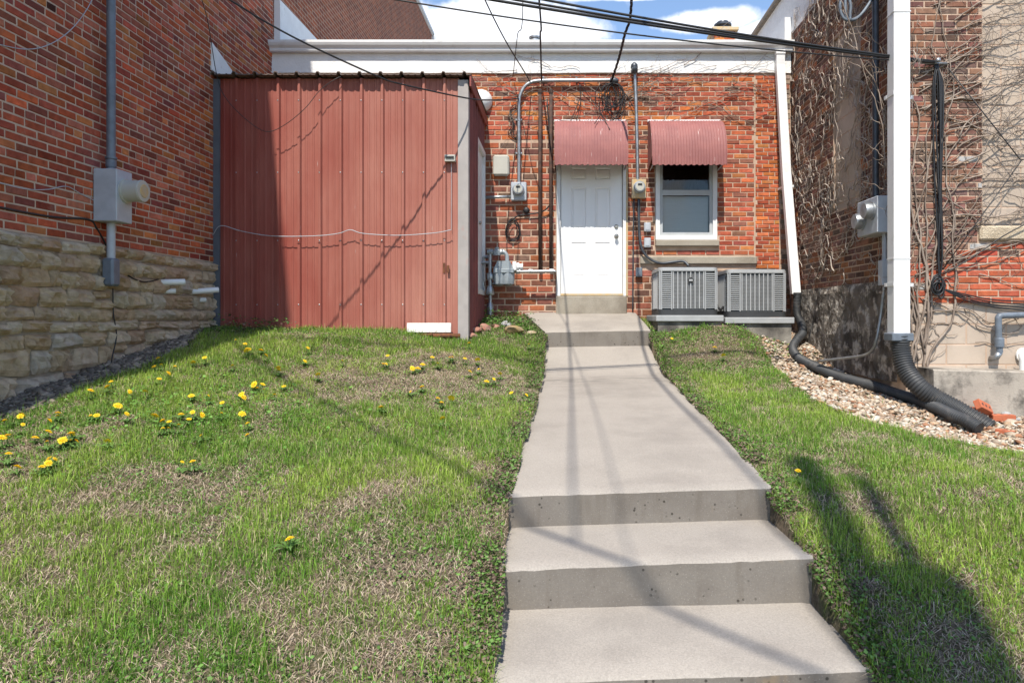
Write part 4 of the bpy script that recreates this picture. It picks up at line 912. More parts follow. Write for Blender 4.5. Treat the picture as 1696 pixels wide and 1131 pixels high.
# ------------------------------------------------------------------ meter on the right building side wall
t=empty('electric_meter',(XR-.11,7.25,2.4),'double electric meter with galvanised covers on vine covered side wall','meter')
m=MB(); m.box(3.25,XR-.012,7.02,7.50,2.47,2.85,.008); m.build('meter_box',M['greybox'],t)
for (y,z) in ((7.14,2.71),(7.37,2.63)):
    m=MB(); meter_face(m,(3.249,y,z),(-1,0,0),.085,.09); m.build('meter_cover',M['galv'],t,True,True,35)
m=MB(); m.tube([(3.36,7.3,2.85),(3.36,7.3,6.5)],.034,12); m.build('conduit',M['darkpipe'],t,True,True,60)
m=MB(); m.tube([(3.37,7.12,2.47),(3.37,7.12,2.18)],.024,8); m.box(3.325,3.41,7.07,7.17,1.93,2.19,.005); m.build('conduit_body',M['greybox'],t)
m=MB(); b0=Vector((3.37,7.12,1.95)); m.tube(crom([b0,P(1459,520,7.15),P(1452,560,7.15),P(1446,578,7.2),P(1432,588,7.35),P(1400,593,7.6),P(1356,598,8.0)],7),.016,8); m.build('ground_conduit',M['galv'],t,True)
m=MB()
for k in range(3): m.tube(crom([P(1400-6*k+4,-40,7.2),P(1392+8*k,5,7.2),P(1394+7*k,25,7.2),P(1404+3*k,34,7.2),P(1425,26,7.25),P(1446,-5,7.3),P(1447,-25,7.3)],6),.016,7)
m.build('service_loop',M['bluepipe'],t,True)
# ------------------------------------------------------------------ retaining wall and plumbing at far right
t=empty('retaining_wall',(4.5,6.4,.4),'low stained concrete wall at foot of right building','wall')
g=[]; m=MB()
for k in range(9):
    g.append([Vector((3.575+2.2*i/30,6.55+.012*(float(vnoise(i*.2,k*.3,.4,5))-.5),.2+(fz(612+ (i/30)*8,6.55)-.012-.2)*k/8)) for i in range(31)])
tp=[Vector((p.x,p.y+.015,p.z+.014)) for p in g[-1]]; tb=[Vector((p.x,6.86,p.z+.016)) for p in g[-1]]
m.sheet(g+[tp,tb]); m.sheet([[Vector((p.x,p.y,p.z)) for p in (r_[0] for r_ in g+[tp])],[Vector((r_[0].x,6.86,r_[0].z)) for r_ in g+[tp]]]); m.build('concrete_face',M['stained'],t,False,False)
t=empty('water_pipe',P(1660,590,YR-.12),'grey elbow pipe sticking out of block wall at right','pipe')
yy=YR-.10; m=MB(); m.tube(crom([P(1730,521,yy),P(1690,522,yy),P(1660,523,yy),P(1654,526,yy),P(1653.5,533,yy),P(1654,560,yy),P(1655.5,584,yy)],5),.032,10); m.lathe(P(1655,566,yy),(0,0,1),[(.044,-.05),(.044,.03),(.035,.04)],10); m.build('pipe_run',M['bluepipe'],t,True,True,40)
m=MB(); m.tube([P(1656,583,yy),P(1650,592,yy),P(1642,593,yy+.08)],.03,9); m.build('elbow',M['galv'],t,True)
t=empty('pvc_drain',P(1690,612,YR-.1),'white plastic drain pipe with flange at the right edge','pipe')
m=MB(); m.lathe(P(1694,588,YR-.015),(0,-1,0),[(.075,0),(.075,.02),(.04,.025),(.04,.1)],16); m.build('flange',M['pvc'],t,True,True,40)
m=MB(); m.tube(crom([P(1694,588,YR-.11),P(1694.5,592,YR-.14),P(1695,600,YR-.145),P(1695,618,YR-.145)],4),.038,12); m.build('bend',M['pvc'],t,True,True,40)
# ------------------------------------------------------------------ meter box and pipes on the left wall
t=empty('electric_meter',(XL+.12,6.15,2.3),'grey meter box with round socket on the shaded left brick wall','meter')
def yl(x,X=XL): return FPX*X/(x-PX)
m=MB(); bx0=XL+.23; ya=yl(193,bx0); yb=yl(219,bx0); m.box(XL+.012,bx0,ya,yb,fz(366,ya),fz(279,ya),.006); bb=m.build('meter_box',M['greybox'],t)
m=MB(); cz_=fz(322,ya+.3); m.lathe((bx0,(ya+yb)/2+.02,cz_),(1,0,0),[(.115,0),(.115,.015),(.10,.018),(.10,.15),(.105,.155),(.10,.17),(.07,.172)],22); m.build('meter_socket',M['beigebox'],t,True,True,40)
m=MB(); m.lathe((bx0+.173,(ya+yb)/2+.02,cz_),(1,0,0),[(.065,0),(.06,.006)],16); m.build('dial',M['ochre'],t)
m=MB(); m.lathe((XL+.06,ya-.001,fz(348,ya)),(0,-1,0),[(.03,0),(.03,.002)],14); m.build('knockout',M['greybox'],t)
yc=ya+.12; xc=XL+.10; m=MB(); m.tube([(xc,yc,fz(279,ya)-.02),(xc,yc,7.2)],.038,12); m.build('conduit',M['bluepipe'],t,True,True,60)
m=MB(); m.tube([(xc,yc,fz(262,yc)-.01),(xc,yc,fz(262,yc)+.01)],.05,12).tube([(xc,yc,fz(277,yc)),(xc,yc,fz(266,yc))],.045,12); m.build('coupling',M['bluepipe'],t,True,True,40)
m=MB(); m.tube([(xc,yc,fz(366,yc)+.05),(xc,yc,fz(430,yc))],.036,12); m.build('lower_conduit',M['greybox'],t,True,True,60)
m=MB(); m.box(xc-.055,xc+.055,yc-.06,yc+.06,fz(474,yc),fz(428,yc),.018); m.build('conduit_body',M['bluepipe'],t)
for (pts,lab) in (([(262,468),(306,467)],'white plastic pipe stub in the limestone base, nearer the meter'),([(316,484),(362,480)],'white plastic pipe stub in limestone base beside the shed')):
    (xa,y_a),(xb,y_b)=pts; Y0=yl(xa-2,XL); o=MB(); pa=P(xa,y_a,Y0); Xo=XL+.24; pb=P(xb,y_b,Y0+.20); 
    pa=Vector((XL-.04,pa.y,pa.z)); o.tube([pa,pb],.034,12,False); o.tube([pb+(pa-pb)*.002,pb+(pa-pb)*.4],.028,12); q=o.build('drain_stub',M['pvc'],None,True,True,60); tag(q,lab,'pipe','pipe stubs in the limestone base')
    d=MB(); z=pa.z-.09; d.tube([(XL-.04,pa.y+.12,z),(XL+.09,pa.y+.20,z+.005)],.03,12); d.build('short_stub',M['pvc'],q,True,True,60)
def wire(name,pts,r,label,mat='black',seg=5,cat='cable',grp=None):
    m=MB(); m.tube(pts,r,seg); o=m.build(name,M[mat],None,True); tag(o,label,cat,grp); return o
def lw(x,y,o=.012):
    Y=yl(x,XL+o); return Vector((XL+o,Y,fz(y,Y)))
wire('wall_cable',crom([lw(-40,335),lw(30,350),lw(90,360),lw(146,364),lw(160,378),lw(178,410),lw(190,430)],6),.010,'thick black cable along the base of the shaded brickwork')
wire('wall_cable',crom([lw(206,452,.03),lw(222,462,.05),lw(240,467,.05),lw(262,463,.05)],6),.008,'black cable from the conduit to white pipe stub')
wire('wall_cable',crom([lw(187,478,.05),lw(188,520,.05),lw(193,555,.06),lw(186,590,.08),lw(185,600,.08)],6),.006,'thin dark cable hanging down the limestone base')
wire('wall_cable',crom([lw(-20,70),lw(40,82),lw(80,75),lw(115,52),lw(140,22),lw(158,-10)],6),.004,'thin pale wire looping across upper left brickwork','greybox')
wire('wall_cable',crom([lw(-20,298),lw(40,313),lw(80,314),lw(110,309),lw(135,322),lw(170,339)],6),.004,'thin pale wire on brickwork left of the meter box','greybox')
wire('shed_wire',crom([P(352,390,8.5),P(366,374,8.46),P(400,383,8.46),P(450,391,8.47),P(520,391,8.47),P(560,387,8.47),P(580,381,8.47),P(602,387,8.47),P(660,390,8.47),P(720,386,8.47),P(747,381,8.47)],5),.005,'thin grey wire strung across the front of the red shed','greybox')
wire('shed_wire',crom([P(331,-12,7.6),P(345,40,8.0),P(358,120,8.35),P(372,160,8.4),P(405,196,8.4),P(440,218,8.4),P(470,208,8.4),P(505,180,8.4),P(530,150,8.42),P(560,129,8.46),P(585,124,8.6)],5),.0045,'thin drooping wire from left wall to the shed roof','black')
# ------------------------------------------------------------------ overhead wires, pole behind the camera
pole=empty('utility_pole',(.4,-3.3,0),'tall wooden utility pole with transformer behind the viewer','utility pole')
m=MB(); m.tube([(.4,-3.3,-.3),(.4,-3.3,4),(.4,-3.3,12.4)],[.165,.15,.10],14); m.build('pole_shaft',M['wood'],pole,True)
m=MB(); m.lathe((.66,-3.3,9.2),(0,0,1),[(.19,0),(.21,.03),(.21,.95),(.18,1.0),(.04,1.02)],18); tr=m.build('transformer',M['greybox'],pole,True,True,40)
m=MB(); m.lathe((.67,-3.3,10.2),(0,0,1),[(.06,0),(.055,.1),(.075,.12),(.05,.3),(.07,.35),(.045,.9),(.07,1.0),(.04,1.9)],12); m.build('bushing',M['greybox'],tr,True,True,40)
ms=[Vector((.4,-3.3,8.9)),Vector((XL,2.8,8.7))]
def mpt(x): t=(x-ms[0].x)/(ms[1].x-ms[0].x); p=ms[0].lerp(ms[1],t); p.z-=.25*4*t*(1-t); return p
wire('overhead_cable',sagline(ms[0],ms[1],.25),.022,'heavy black span cable above and behind the viewer')
wire('service_drop',crom([P(878,136,YF-.1),P(803,0,8.35),Vector((-1.75,4.5,6.6)),mpt(-2.75)],14),.009,'straight black wire rising left from the conduit bend above the door')
wire('service_drop',crom([P(897,134,YF-.09),P(895,60,9.3),P(893,0,8.6),Vector((-.45,4.,6.9)),mpt(-.7)],14),.013,'kinked black wire rising straight up from conduit above the door')
wire('service_drop',crom([P(850,125,YF-.06),P(857,60,9.3),P(866,0,8.5),Vector((-.30,4.2,6.7)),mpt(-.45)],14),.006,'thinnest dark wire rising from the white frieze near shed')
tw=crom([P(1012,137,YF-.12),P(1024,100,9.7),P(1034,60,9.1),P(1046,0,8.5),Vector((.62,6.,6.2)),Vector((.42,2,7.6)),Vector((.30,-3.2,9.3))],22)
def twist(pts,amp,per,ph):
    out=[];L=0
    for i,p in enumerate(pts):
        if i: L+=(pts[i]-pts[i-1]).length
        w=2*math.pi*L/per+ph; k=1 if L>.1 else L/.1; out.append(p+Vector((math.cos(w)*amp*k,math.sin(w)*amp*k*.6,math.sin(w)*amp*k*.6)))
    return out
def dens(pts,n):
    L=[0.]
    for i in range(1,len(pts)): L.append(L[-1]+(pts[i]-pts[i-1]).length)
    ls=np.linspace(0,L[-1],n); return [Vector([np.interp(l,L,[p[k] for p in pts]) for k in range(3)]) for l in ls]
tt=empty('service_drop',P(1012,137,YF-.12),'thick twisted black service cable rising right above the door','cable')
for k in range(3): m=MB(); m.tube(twist(dens(tw,420),.012,.33,k*2.1),.0085,5); m.build('strand',M['black'],tt,True)
bd=empty('overhead_bundle',(3.6,YR-.1,4.0),'bundle of black overhead cables crossing to the right building','cable')
A=P(1548,104,YR-.08)
for k,(dy,dz,sg,r_) in enumerate(((0,0,.10,.013),(.06,.10,.11,.011),(-.05,.19,.14,.011),(.02,-.05,.16,.007))):
    E=Vector((XL+.05,5.3+dy,4.78+dz*1.3-.02*k)); m=MB(); m.tube(sagline(A+Vector((0,dy*.1,dz*.05)),E,sg,40),r_,6); m.build('cable_strand',M['black'],bd,True)
wl_=[P(859,164,YF-.1),P(815,166,9.3),P(774,163,8.40),P(666,140,7.80),P(626,127,7.59),P(508,73,7.06),P(430,31,6.75),P(380,0,6.54),Vector((XL+.02,5.5,5.15))]
wire('overhead_cable',crom(wl_,7),.010,'black cable sagging past the shed front from left wall to conduit')
t=empty('hanging_cables',P(1553,470,YR-.06),'tangle of black cables hanging down the right building front','cable')
for k in range(7):
    m=MB(); x0=1549+rnd.uniform(-5,14); x1=1557+rnd.uniform(-4,4); m.tube(crom([P(1548+k,106,YR-.05),P(x0,150,YR-.035-.005*k),P((x0+x1)/2+rnd.uniform(-3,3),290,YR-.03-.005*k),P(x1,420,YR-.03-.005*k),P(1556,462,YR-.05)],6),.007+.003*rnd.random(),5); m.build('strand',M['black'],t,True)
m=MB()
for k in range(9):
    pts=[]; rx,ry=rnd.uniform(5,11),rnd.uniform(9,16); ox,oy=rnd.uniform(-4,4),rnd.uniform(-5,6)
    for i in range(17): w=2*math.pi*i/16; pts.append(P(1556+ox+rx*math.sin(w),473+oy-ry*math.cos(w),YR-.05-.008*k))
    m.tube(pts,.008,5,False)
m.build('coil',M['black'],t,True)
for k in range(4):
    m=MB(); m.tube(crom([P(1560,478,YR-.06),P(1600,488+3*k,YR-.05),P(1650,497+4*k,YR-.04),P(1730,500+6*k,YR-.04)],6),.007,5); m.build('strand',M['black'],t,True)
m=MB(); m.lathe(P(1548,104,YR-.02),(0,-1,0),[(.016,0),(.016,.05),(.024,.06),(.02,.08)],10).tube([P(1525,104,YR-.06),P(1568,106,YR-.04)],.014,7); m.build('anchor',M['galv'],t,True)
wire('guy_line',[P(1570,113,YR-.05),P(1690,265,YR-.10),P(1730,262,YR-.1)],.006,'thin dark line from cable anchor sloping down right')
wire('guy_line',[P(1692,266,YR-.10),P(1630,352,YR-.08),P(1561,447,YR-.06)],.0055,'thin dark line rising right from the cable coil')
wire('guy_line',crom([P(1562,455,YR-.06),P(1620,420,YR-.07),P(1660,392,YR-.08),P(1720,360,YR-.09)],5),.0065,'dark line sloping up from coil past stone sill')
# tangle above the door
t=empty('cable_tangle',P(1012,190,YF-.1),'messy loops of black cable hanging above the door awning','cable')
for k in range(8):
    m=MB(); pts=[]; rx,ry=rnd.uniform(9,22),rnd.uniform(15,32); ox=rnd.uniform(-8,14)
    for i in range(19): w=2*math.pi*(i/18); pts.append(P(1010+ox+rx*math.sin(w)+rnd.uniform(-.6,.6),138+ry-ry*math.cos(w),YF-.06-.006*k))
    m.tube(crom(pts,2),.0065,5); m.build('loop',M['black'],t,True)
for (a,b,c,d) in ((960,140,955,200),(958,138,1010,215),(1008,145,1013,268),(1012,150,985,205),(1020,140,1050,180),(960,165,922,236)):
    m=MB(); m.tube(crom([P(a,b,YF-.07),P((a+c)/2+4,(b+d)/2,YF-.06),P(c,d,YF-.06 if d<205 else YF-.40)],5),.006,5); m.build('lead',M['black'],t,True)
for k in range(3):
    m=MB(); m.tube(crom([P(862+k,170,YF-.05),P(846-k*2,180+k*6,YF-.03),P(850+k,205,YF-.03),P(842+k*4,222,YF-.03),P(862,235-k*3,YF-.03)],5),.006,5); m.build('lead',M['black'],t,True)
# ------------------------------------------------------------------ bare vines
def vine(name,fr,label,stems,mat,twig_n,seed):
    # stems: list of (u,v,direction angle,length,radius,wander)
    r=random.Random(seed); t=empty(name,fr.pt(stems[0][0],stems[0][1],.02),label,'vine'); tw=MB()
    def walk(u,v,a,L,wander,step,pull):
        pts=[(u,v)]; n=max(3,int(L/step)); a0=a
        for i in range(n):
            a+=r.gauss(0,wander)+(a0-a)*pull; u+=math.cos(a)*step; v+=math.sin(a)*step; pts.append((u,v))
        return pts,a
    for (u,v,a,L,rad,wd) in stems:
        pts,_=walk(u,v,a,L,wd,.055,.12); n=len(pts)
        m=MB(); m.tube([fr.pt(p[0],p[1],.012+rad+.014*r.random()) for p in pts],[rad*(1-.7*i/n) for i in range(n)],5); m.build('stem',M[mat],t,True)
        for k in range(int(twig_n*L)):
            i=r.randrange(n); q=pts[i]; ang=a+r.choice((-1,1))*r.uniform(.4,1.3); L2=r.uniform(.08,.38)
            p2,_=walk(q[0],q[1],ang,L2,.45,.032,.05)
            tw.tube([fr.pt(p[0],p[1],.012+.03*r.random()*j/len(p2)) for j,p in enumerate(p2)],[rad*.42*(1-.65*j/len(p2)) for j in range(len(p2))],3,False)
    if tw.v: o=tw.build('twigs',M[mat],t,True,False); o['kind']='stuff'
    return t
r=random.Random(17); st=[]
for k in range(190):                                # side wall: dense pale tangle, thinning downwards
    u=r.uniform(7.0,10.15); v=r.uniform(2.9,5.6) if r.random()<.85 else r.uniform(2.1,3.); st.append((u,v,math.pi/2+r.gauss(0,.7)+(.5 if r.random()<.5 else -.3),r.uniform(.35,1.3),r.uniform(.005,.010),.62))
for k in range(14): st.append((6.95+r.uniform(0,.5),1.2,math.pi/2+r.gauss(0,.1),r.uniform(1.2,2.8),r.uniform(.006,.011),.16))
vine('bare_vine',FRS,'tangled pale leafless vine on shaded side wall of right building',st,'vine',10,5)
st=[]
for k in range(9): st.append((XR+.03+r.uniform(0,.16),1.0+r.uniform(0,.3),math.pi/2+r.gauss(0,.05),r.uniform(3.,4.7),r.uniform(.008,.015),.12))
for k in range(46):                                # branches fanning right over brick and block
    st.append((XR+.05+r.uniform(0,.5),r.uniform(1.6,5.0),r.choice((r.uniform(.1,.9),r.uniform(-.25,.35),r.uniform(.3,.7))),r.uniform(.7,2.0),r.uniform(.005,.010),.17))
for k in range(14): st.append((XR+.6+r.uniform(0,.4),r.uniform(1.2,5.0),r.uniform(-.3,.15),r.uniform(.7,1.4),r.uniform(.004,.007),.13))
vine('bare_vine',FRF,'leafless vine fanning from the corner over right building front',st,'vinedark',8,6)
st=[]
for k in range(75):
    u=r.uniform(-.75,3.2); v=r.uniform(4.55,5.35) if u<1.2 else r.uniform(4.7,5.4); st.append((u,v,r.choice((1,-1))*r.uniform(.1,.5)+(0 if r.random()<.6 else math.pi),r.uniform(.4,1.2),r.uniform(.0035,.006),.2))
for k in range(10): st.append((r.uniform(-.8,1.2),r.uniform(4.0,4.6),r.uniform(.2,2.9),r.uniform(.5,1.1),.004,.2))
vine('bare_vine',Frame('x',YF-.03,-1),'thin dead vine strands across white frieze and bricks above door',st,'vinedark',5,7)
# ------------------------------------------------------------------ vegetation masks
def poly_in(px,py,poly):
    c=np.zeros(len(px),bool); n=len(poly)
    for i in range(n):
        x1,y1=poly[i];x2,y2=poly[(i+1)%n]
        cond=((y1>py)!=(y2>py))&(px<(x2-x1)*(py-y1)/(y2-y1+1e-12)+x1); c^=cond
    return c
gv=[ray_ground(*q) for q in ((1262,548),(1262,572),(1280,606),(1315,640),(1372,676),(1450,706),(1560,732),(1700,757))]
GRAV=[(p.x,p.y) for p in gv]+[(5.6,4.9),(5.6,6.9),(3.6,6.9),(3.5,10.27),(3.1,10.27),(3.1,9.3)]
gl=[ray_ground(*q) for q in ((-40,722),(0,700),(80,672),(160,636),(240,606),(310,574),(335,548))]
GRAVL=[(p.x,p.y) for p in gl]+[(XL,8.6),(XL,3.5)]
def masks(X,Y):
    inv=(X<XL+.03)|(X>6)|(Y>10.2)|inpath(X,Y,-.012)|((X<XS+.05)&(Y>YS-.05))|((X>XR-.05)&(Y>6.85))|((X>3.56)&(Y>6.53))|((X>1.26)&(X<3.14)&(Y>9.15))
    return inv
def view(X,Y,m=120):
    z=ground(X,Y); x,y=proj(X,np.maximum(Y,.5),z); u=rng.random(len(X)); return ((x>-m)&(x<1696+m)&(y<1131+m))|((x>-700)&(x<2300)&(y<1700)&(u<.5))
def scatter(n,dens):
    X=rng.uniform(-4.4,5.8,n);Y=1.7+8.6*rng.random(n)**1.22; k=~masks(X,Y)&view(X,Y); X,Y=X[k],Y[k]; d=dens(X,Y); k=rng.random(len(X))<d; return X[k],Y[k]
def quick(name,co,faces,col,mat,label,cat,kind='stuff',smooth=False):
    me=bpy.data.meshes.new(name); me.vertices.add(len(co)); me.vertices.foreach_set('co',co.astype(np.float32).ravel())
    me.loops.add(faces.size); me.loops.foreach_set('vertex_index',faces.astype(np.int32).ravel()); w=faces.shape[1]
    me.polygons.add(len(faces)); me.polygons.foreach_set('loop_start',np.arange(0,faces.size,w,dtype=np.int32))
    if smooth: me.polygons.foreach_set('use_smooth',np.ones(len(faces),bool))
    me.update(calc_edges=True); at=me.color_attributes.new('Col','FLOAT_COLOR','POINT'); at.data.foreach_set('color',np.concatenate([col,np.ones((len(col),1))],1).astype(np.float32).ravel())
    me.materials.append(mat); o=bpy.data.objects.new(name,me); COL.objects.link(o); tag(o,label,cat,kind=kind); return o
def lushness(X,Y):                                 # 0 bare thatch .. 1 thick turf
    n=fbm(X,Y,.60,301,4)*.45+fbm(X,Y,.14,55,3)*.55; v=(n-.30)/.27
    v=v+.45*np.exp(-((X+3.3)/.9)**2-((Y-6.4)/1.3)**2)+.35*np.exp(-((X+.9)/.7)**2-((Y-4.5)/.5)**2)+.3*np.exp(-((X-2.)/.9)**2-((Y-5.2)/1.2)**2)+.5*np.exp(-((X+2)/1.2)**2-((Y-8.45)/.16)**2)+.4*np.exp(-((X+.75)/.4)**2-((Y-8.2)/.3)**2)
    v=v-.75*np.exp(-((X+1.5)/1.2)**2-((Y-6.6)/.9)**2)-.45*np.exp(-((X+1.9)/1.)**2-((Y-3.6)/.45)**2)-.35*np.exp(-((X-2.)/.5)**2-((Y-8.3)/.7)**2)
    return np.clip(v,0,1.15)
def gravmask(X,Y): return poly_in(X,Y,GRAV)|poly_in(X,Y,GRAVL)
def blades(n,dens,hfun,colfun,name,label,cat,lean=.8,width=.0028,flat=False):
    X,Y=scatter(n,dens); N=len(X); Zg=ground(X,Y)-.004; h=hfun(X,Y)*rng.lognormal(0,.28,N); az=rng.uniform(0,2*np.pi,N); ln=np.abs(rng.normal(0,lean,N))
    if flat: ln=rng.uniform(1.05,1.5,N)
    d=np.stack([np.cos(az),np.sin(az)],-1); wa=az+np.pi/2+rng.normal(0,.5,N); wv=np.stack([np.cos(wa),np.sin(wa),np.zeros(N)],-1); w=width*rng.uniform(.7,1.4,N)*(1+.10*np.maximum(Y-4,0))
    def at(t,bend): a=ln*bend; return np.stack([X+d[:,0]*np.sin(a)*h*t,Y+d[:,1]*np.sin(a)*h*t,Zg+np.cos(a)*h*t+(.006 if flat else 0)],-1)
    b=at(0,0);m_=at(.55,.75);tp=at(1.,1.15)
    co=np.stack([b-wv*w[:,None]/2,b+wv*w[:,None]/2,m_-wv*w[:,None]*.42,m_+wv*w[:,None]*.42,tp],1).reshape(-1,3)
    k=np.arange(N)[:,None]*5; f=np.stack([k+0,k+1,k+3,k+0,k+3,k+2,k+2,k+3,k+4],-1).reshape(-1,3)
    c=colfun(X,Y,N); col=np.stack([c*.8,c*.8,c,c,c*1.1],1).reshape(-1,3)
    return quick(name,co,f,np.clip(col,0,1),M['leaf'],label,cat)
def dfall(Y): return np.clip(1.25-.085*(Y-2),.35,1)
def gcol(X,Y,N):
    t=np.clip(fbm(X,Y,.9,77,3)*1.7-.35+rng.normal(0,.2,N),0,1)[:,None]; a=np.array([.105,.245,.025]);b=np.array([.31,.43,.065]); c=a*(1-t)+b*t
    dry=(rng.random(N)<.13)[:,None]; c=np.where(dry,np.array([.46,.40,.22]),c); return c*rng.uniform(.5,1.35,N)[:,None]
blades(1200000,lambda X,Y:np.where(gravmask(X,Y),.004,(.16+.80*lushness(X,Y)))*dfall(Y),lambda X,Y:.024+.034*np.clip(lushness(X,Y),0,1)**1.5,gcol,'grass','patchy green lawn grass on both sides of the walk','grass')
def scol(X,Y,N):
    t=rng.random(N)[:,None]; return (np.array([.66,.56,.42])*(1-t)+np.array([.42,.31,.22])*t)*rng.uniform(.5,1.25,N)[:,None]
blades(620000,lambda X,Y:np.where(gravmask(X,Y),.015,(.9-.62*lushness(X,Y)))*dfall(Y),lambda X,Y:.045+0*X,scol,'dry_grass','pale dead grass and thatch lying between green tufts','dry grass',flat=True,width=.003)
# low broad-leaved weeds: clover, dead-nettle
def leaves(n,dens,colfun,name,label,cat,size=.0072,hmax=.035):
    X,Y=scatter(n,dens); N=len(X); h=rng.random(N)**1.2*hmax*(.6+.8*fbm(X,Y,.25,91,2)); Zg=ground(X,Y)+h; s=size*rng.uniform(.6,1.5,N)*(1+.05*np.maximum(Y-4,0))
    nrm=np.stack([rng.normal(0,.5,N),rng.normal(0,.5,N),np.ones(N)],-1); nrm/=np.linalg.norm(nrm,axis=1)[:,None]; a=rng.normal(size=(N,3)); u=np.cross(nrm,a); u/=np.linalg.norm(u,axis=1)[:,None]; v=np.cross(nrm,u)
    c0=np.stack([X,Y,Zg],-1); S=s[:,None]
    co=np.stack([c0-u*S,c0-u*S*.2+v*S*.72-nrm*S*.12,c0+u*S*.6+v*S*.5,c0+u*S-nrm*S*.1,c0+u*S*.6-v*S*.5,c0-u*S*.2-v*S*.72-nrm*S*.12],1).reshape(-1,3)
    k=np.arange(N)[:,None]*6; f=np.concatenate([k+0,k+1,k+2,k+3,k+0,k+3,k+4,k+5],1).reshape(-1,4)
    return quick(name,co,f,np.clip(np.repeat(colfun(X,Y,N),6,0),0,1),M['leaf'],label,cat)
def edge(X,Y): return np.exp(-(np.minimum(np.abs(X-np.interp(Y,_PY,_PL)),np.abs(X-np.interp(Y,_PY,_PR)))/.20)**2)
def wd(X,Y):
    n=fbm(X,Y,.55,402,3); return np.clip((n-.43)*5,0,1)*.55+.75*edge(X,Y)*(vnoise(X,Y,.5,71)>.25)+.5*np.exp(-((X+3.7)/.5)**2-((Y-8.2)/.35)**2)
def wcol(X,Y,N):
    t=(rng.random(N)<np.clip(.16+.45*edge(X,Y)+.25*np.exp(-((X+1.8)/1.2)**2-((Y-6.3)/1.)**2),0,.6))[:,None]; g=np.array([.12,.23,.05])*rng.uniform(.6,1.4,N)[:,None]; p=np.array([.20,.145,.11])*rng.uniform(.6,1.3,N)[:,None]; return np.where(t,p,g)
leaves(420000,lambda X,Y:np.where(gravmask(X,Y),.02,wd(X,Y)),wcol,'ground_weeds','low clover and purplish dead-nettle weeds, densest along walk edges','weeds')
def icol(X,Y,N): return np.array([.13,.27,.05])*rng.uniform(.6,1.4,N)[:,None]
leaves(150000,lambda X,Y:np.where((Y>8.55)&(Y<9.3)&(X>1.2)&(X<3.1),.5,0)+np.where((Y>9.2)&(X>-1.15)&(X<-.35),.9,0)*(Y<9.9)+.9*np.exp(-((X+2.7)/.9)**2-((Y-5.2)/.7)**2)*(vnoise(X,Y,.3,44)>.35),icol,'clover_patch','bright green clover by the air conditioner pads and gas meter','clover',.010,.06)
leaves(160000,lambda X,Y:.95*np.exp(-((X+3.75)/.42)**4-((Y-8.3)/.22)**4)+.9*np.exp(-((X+.72)/.36)**4-((Y-9.55)/.4)**4),lambda X,Y,N:np.where((rng.random(N)<.3)[:,None],np.array([.17,.12,.09]),np.array([.10,.19,.045]))*rng.uniform(.55,1.3,N)[:,None],'tall_weeds','taller leafy weeds at the shaded shed corner and below the gas meter','weeds',.012,.17)
def edge_weeds(n):                                 # creeping weeds that spill a few centimetres over the walk edges
    Y=rng.uniform(2.3,9.4,n); L=rng.random(n)<.5; e=np.where(L,np.interp(Y,_PY,_PL),np.interp(Y,_PY,_PR)); sg=np.where(L,-1,1)
    clump=np.clip((vnoise(Y+L*50.,Y*0,.16,87)-.30)*3,0,1); off=np.maximum(rng.normal(.05,.045,n)+.03-.05*clump,-.028); keep=rng.random(n)<clump*np.where(Y>5,.7,1); Y,e,sg,off=Y[keep],e[keep],sg[keep],off[keep]; N=len(Y)
    X=e+sg*off; zo=ground(e+sg*np.maximum(off,.03),Y); hang=np.clip(-off,0,.1); Z=zo+rng.random(N)*.04*np.clip(1-hang/.08,.1,1)+.004; s=.008*rng.uniform(.6,1.5,N)*(1+.05*np.maximum(Y-4,0))
    nrm=np.stack([rng.normal(0,.6,N),rng.normal(0,.6,N),np.ones(N)],-1); nrm/=np.linalg.norm(nrm,axis=1)[:,None]; u=np.cross(nrm,rng.normal(size=(N,3))); u/=np.linalg.norm(u,axis=1)[:,None]; v=np.cross(nrm,u); c0=np.stack([X,Y,Z],-1); S=s[:,None]
    co=np.stack([c0-u*S,c0-u*S*.2+v*S*.72,c0+u*S,c0-u*S*.2-v*S*.72],1).reshape(-1,3); f=(np.arange(N)[:,None]*4+np.arange(4)[None]); cc=np.where((rng.random(N)<.42)[:,None],np.array([.20,.14,.105]),np.array([.13,.235,.055]))*rng.uniform(.55,1.3,N)[:,None]
    quick('edge_weeds',co,f,np.clip(np.repeat(cc,4,0),0,1),M['leaf'],'creeping brownish green weeds spilling over the walk edges','weeds')
edge_weeds(60000)
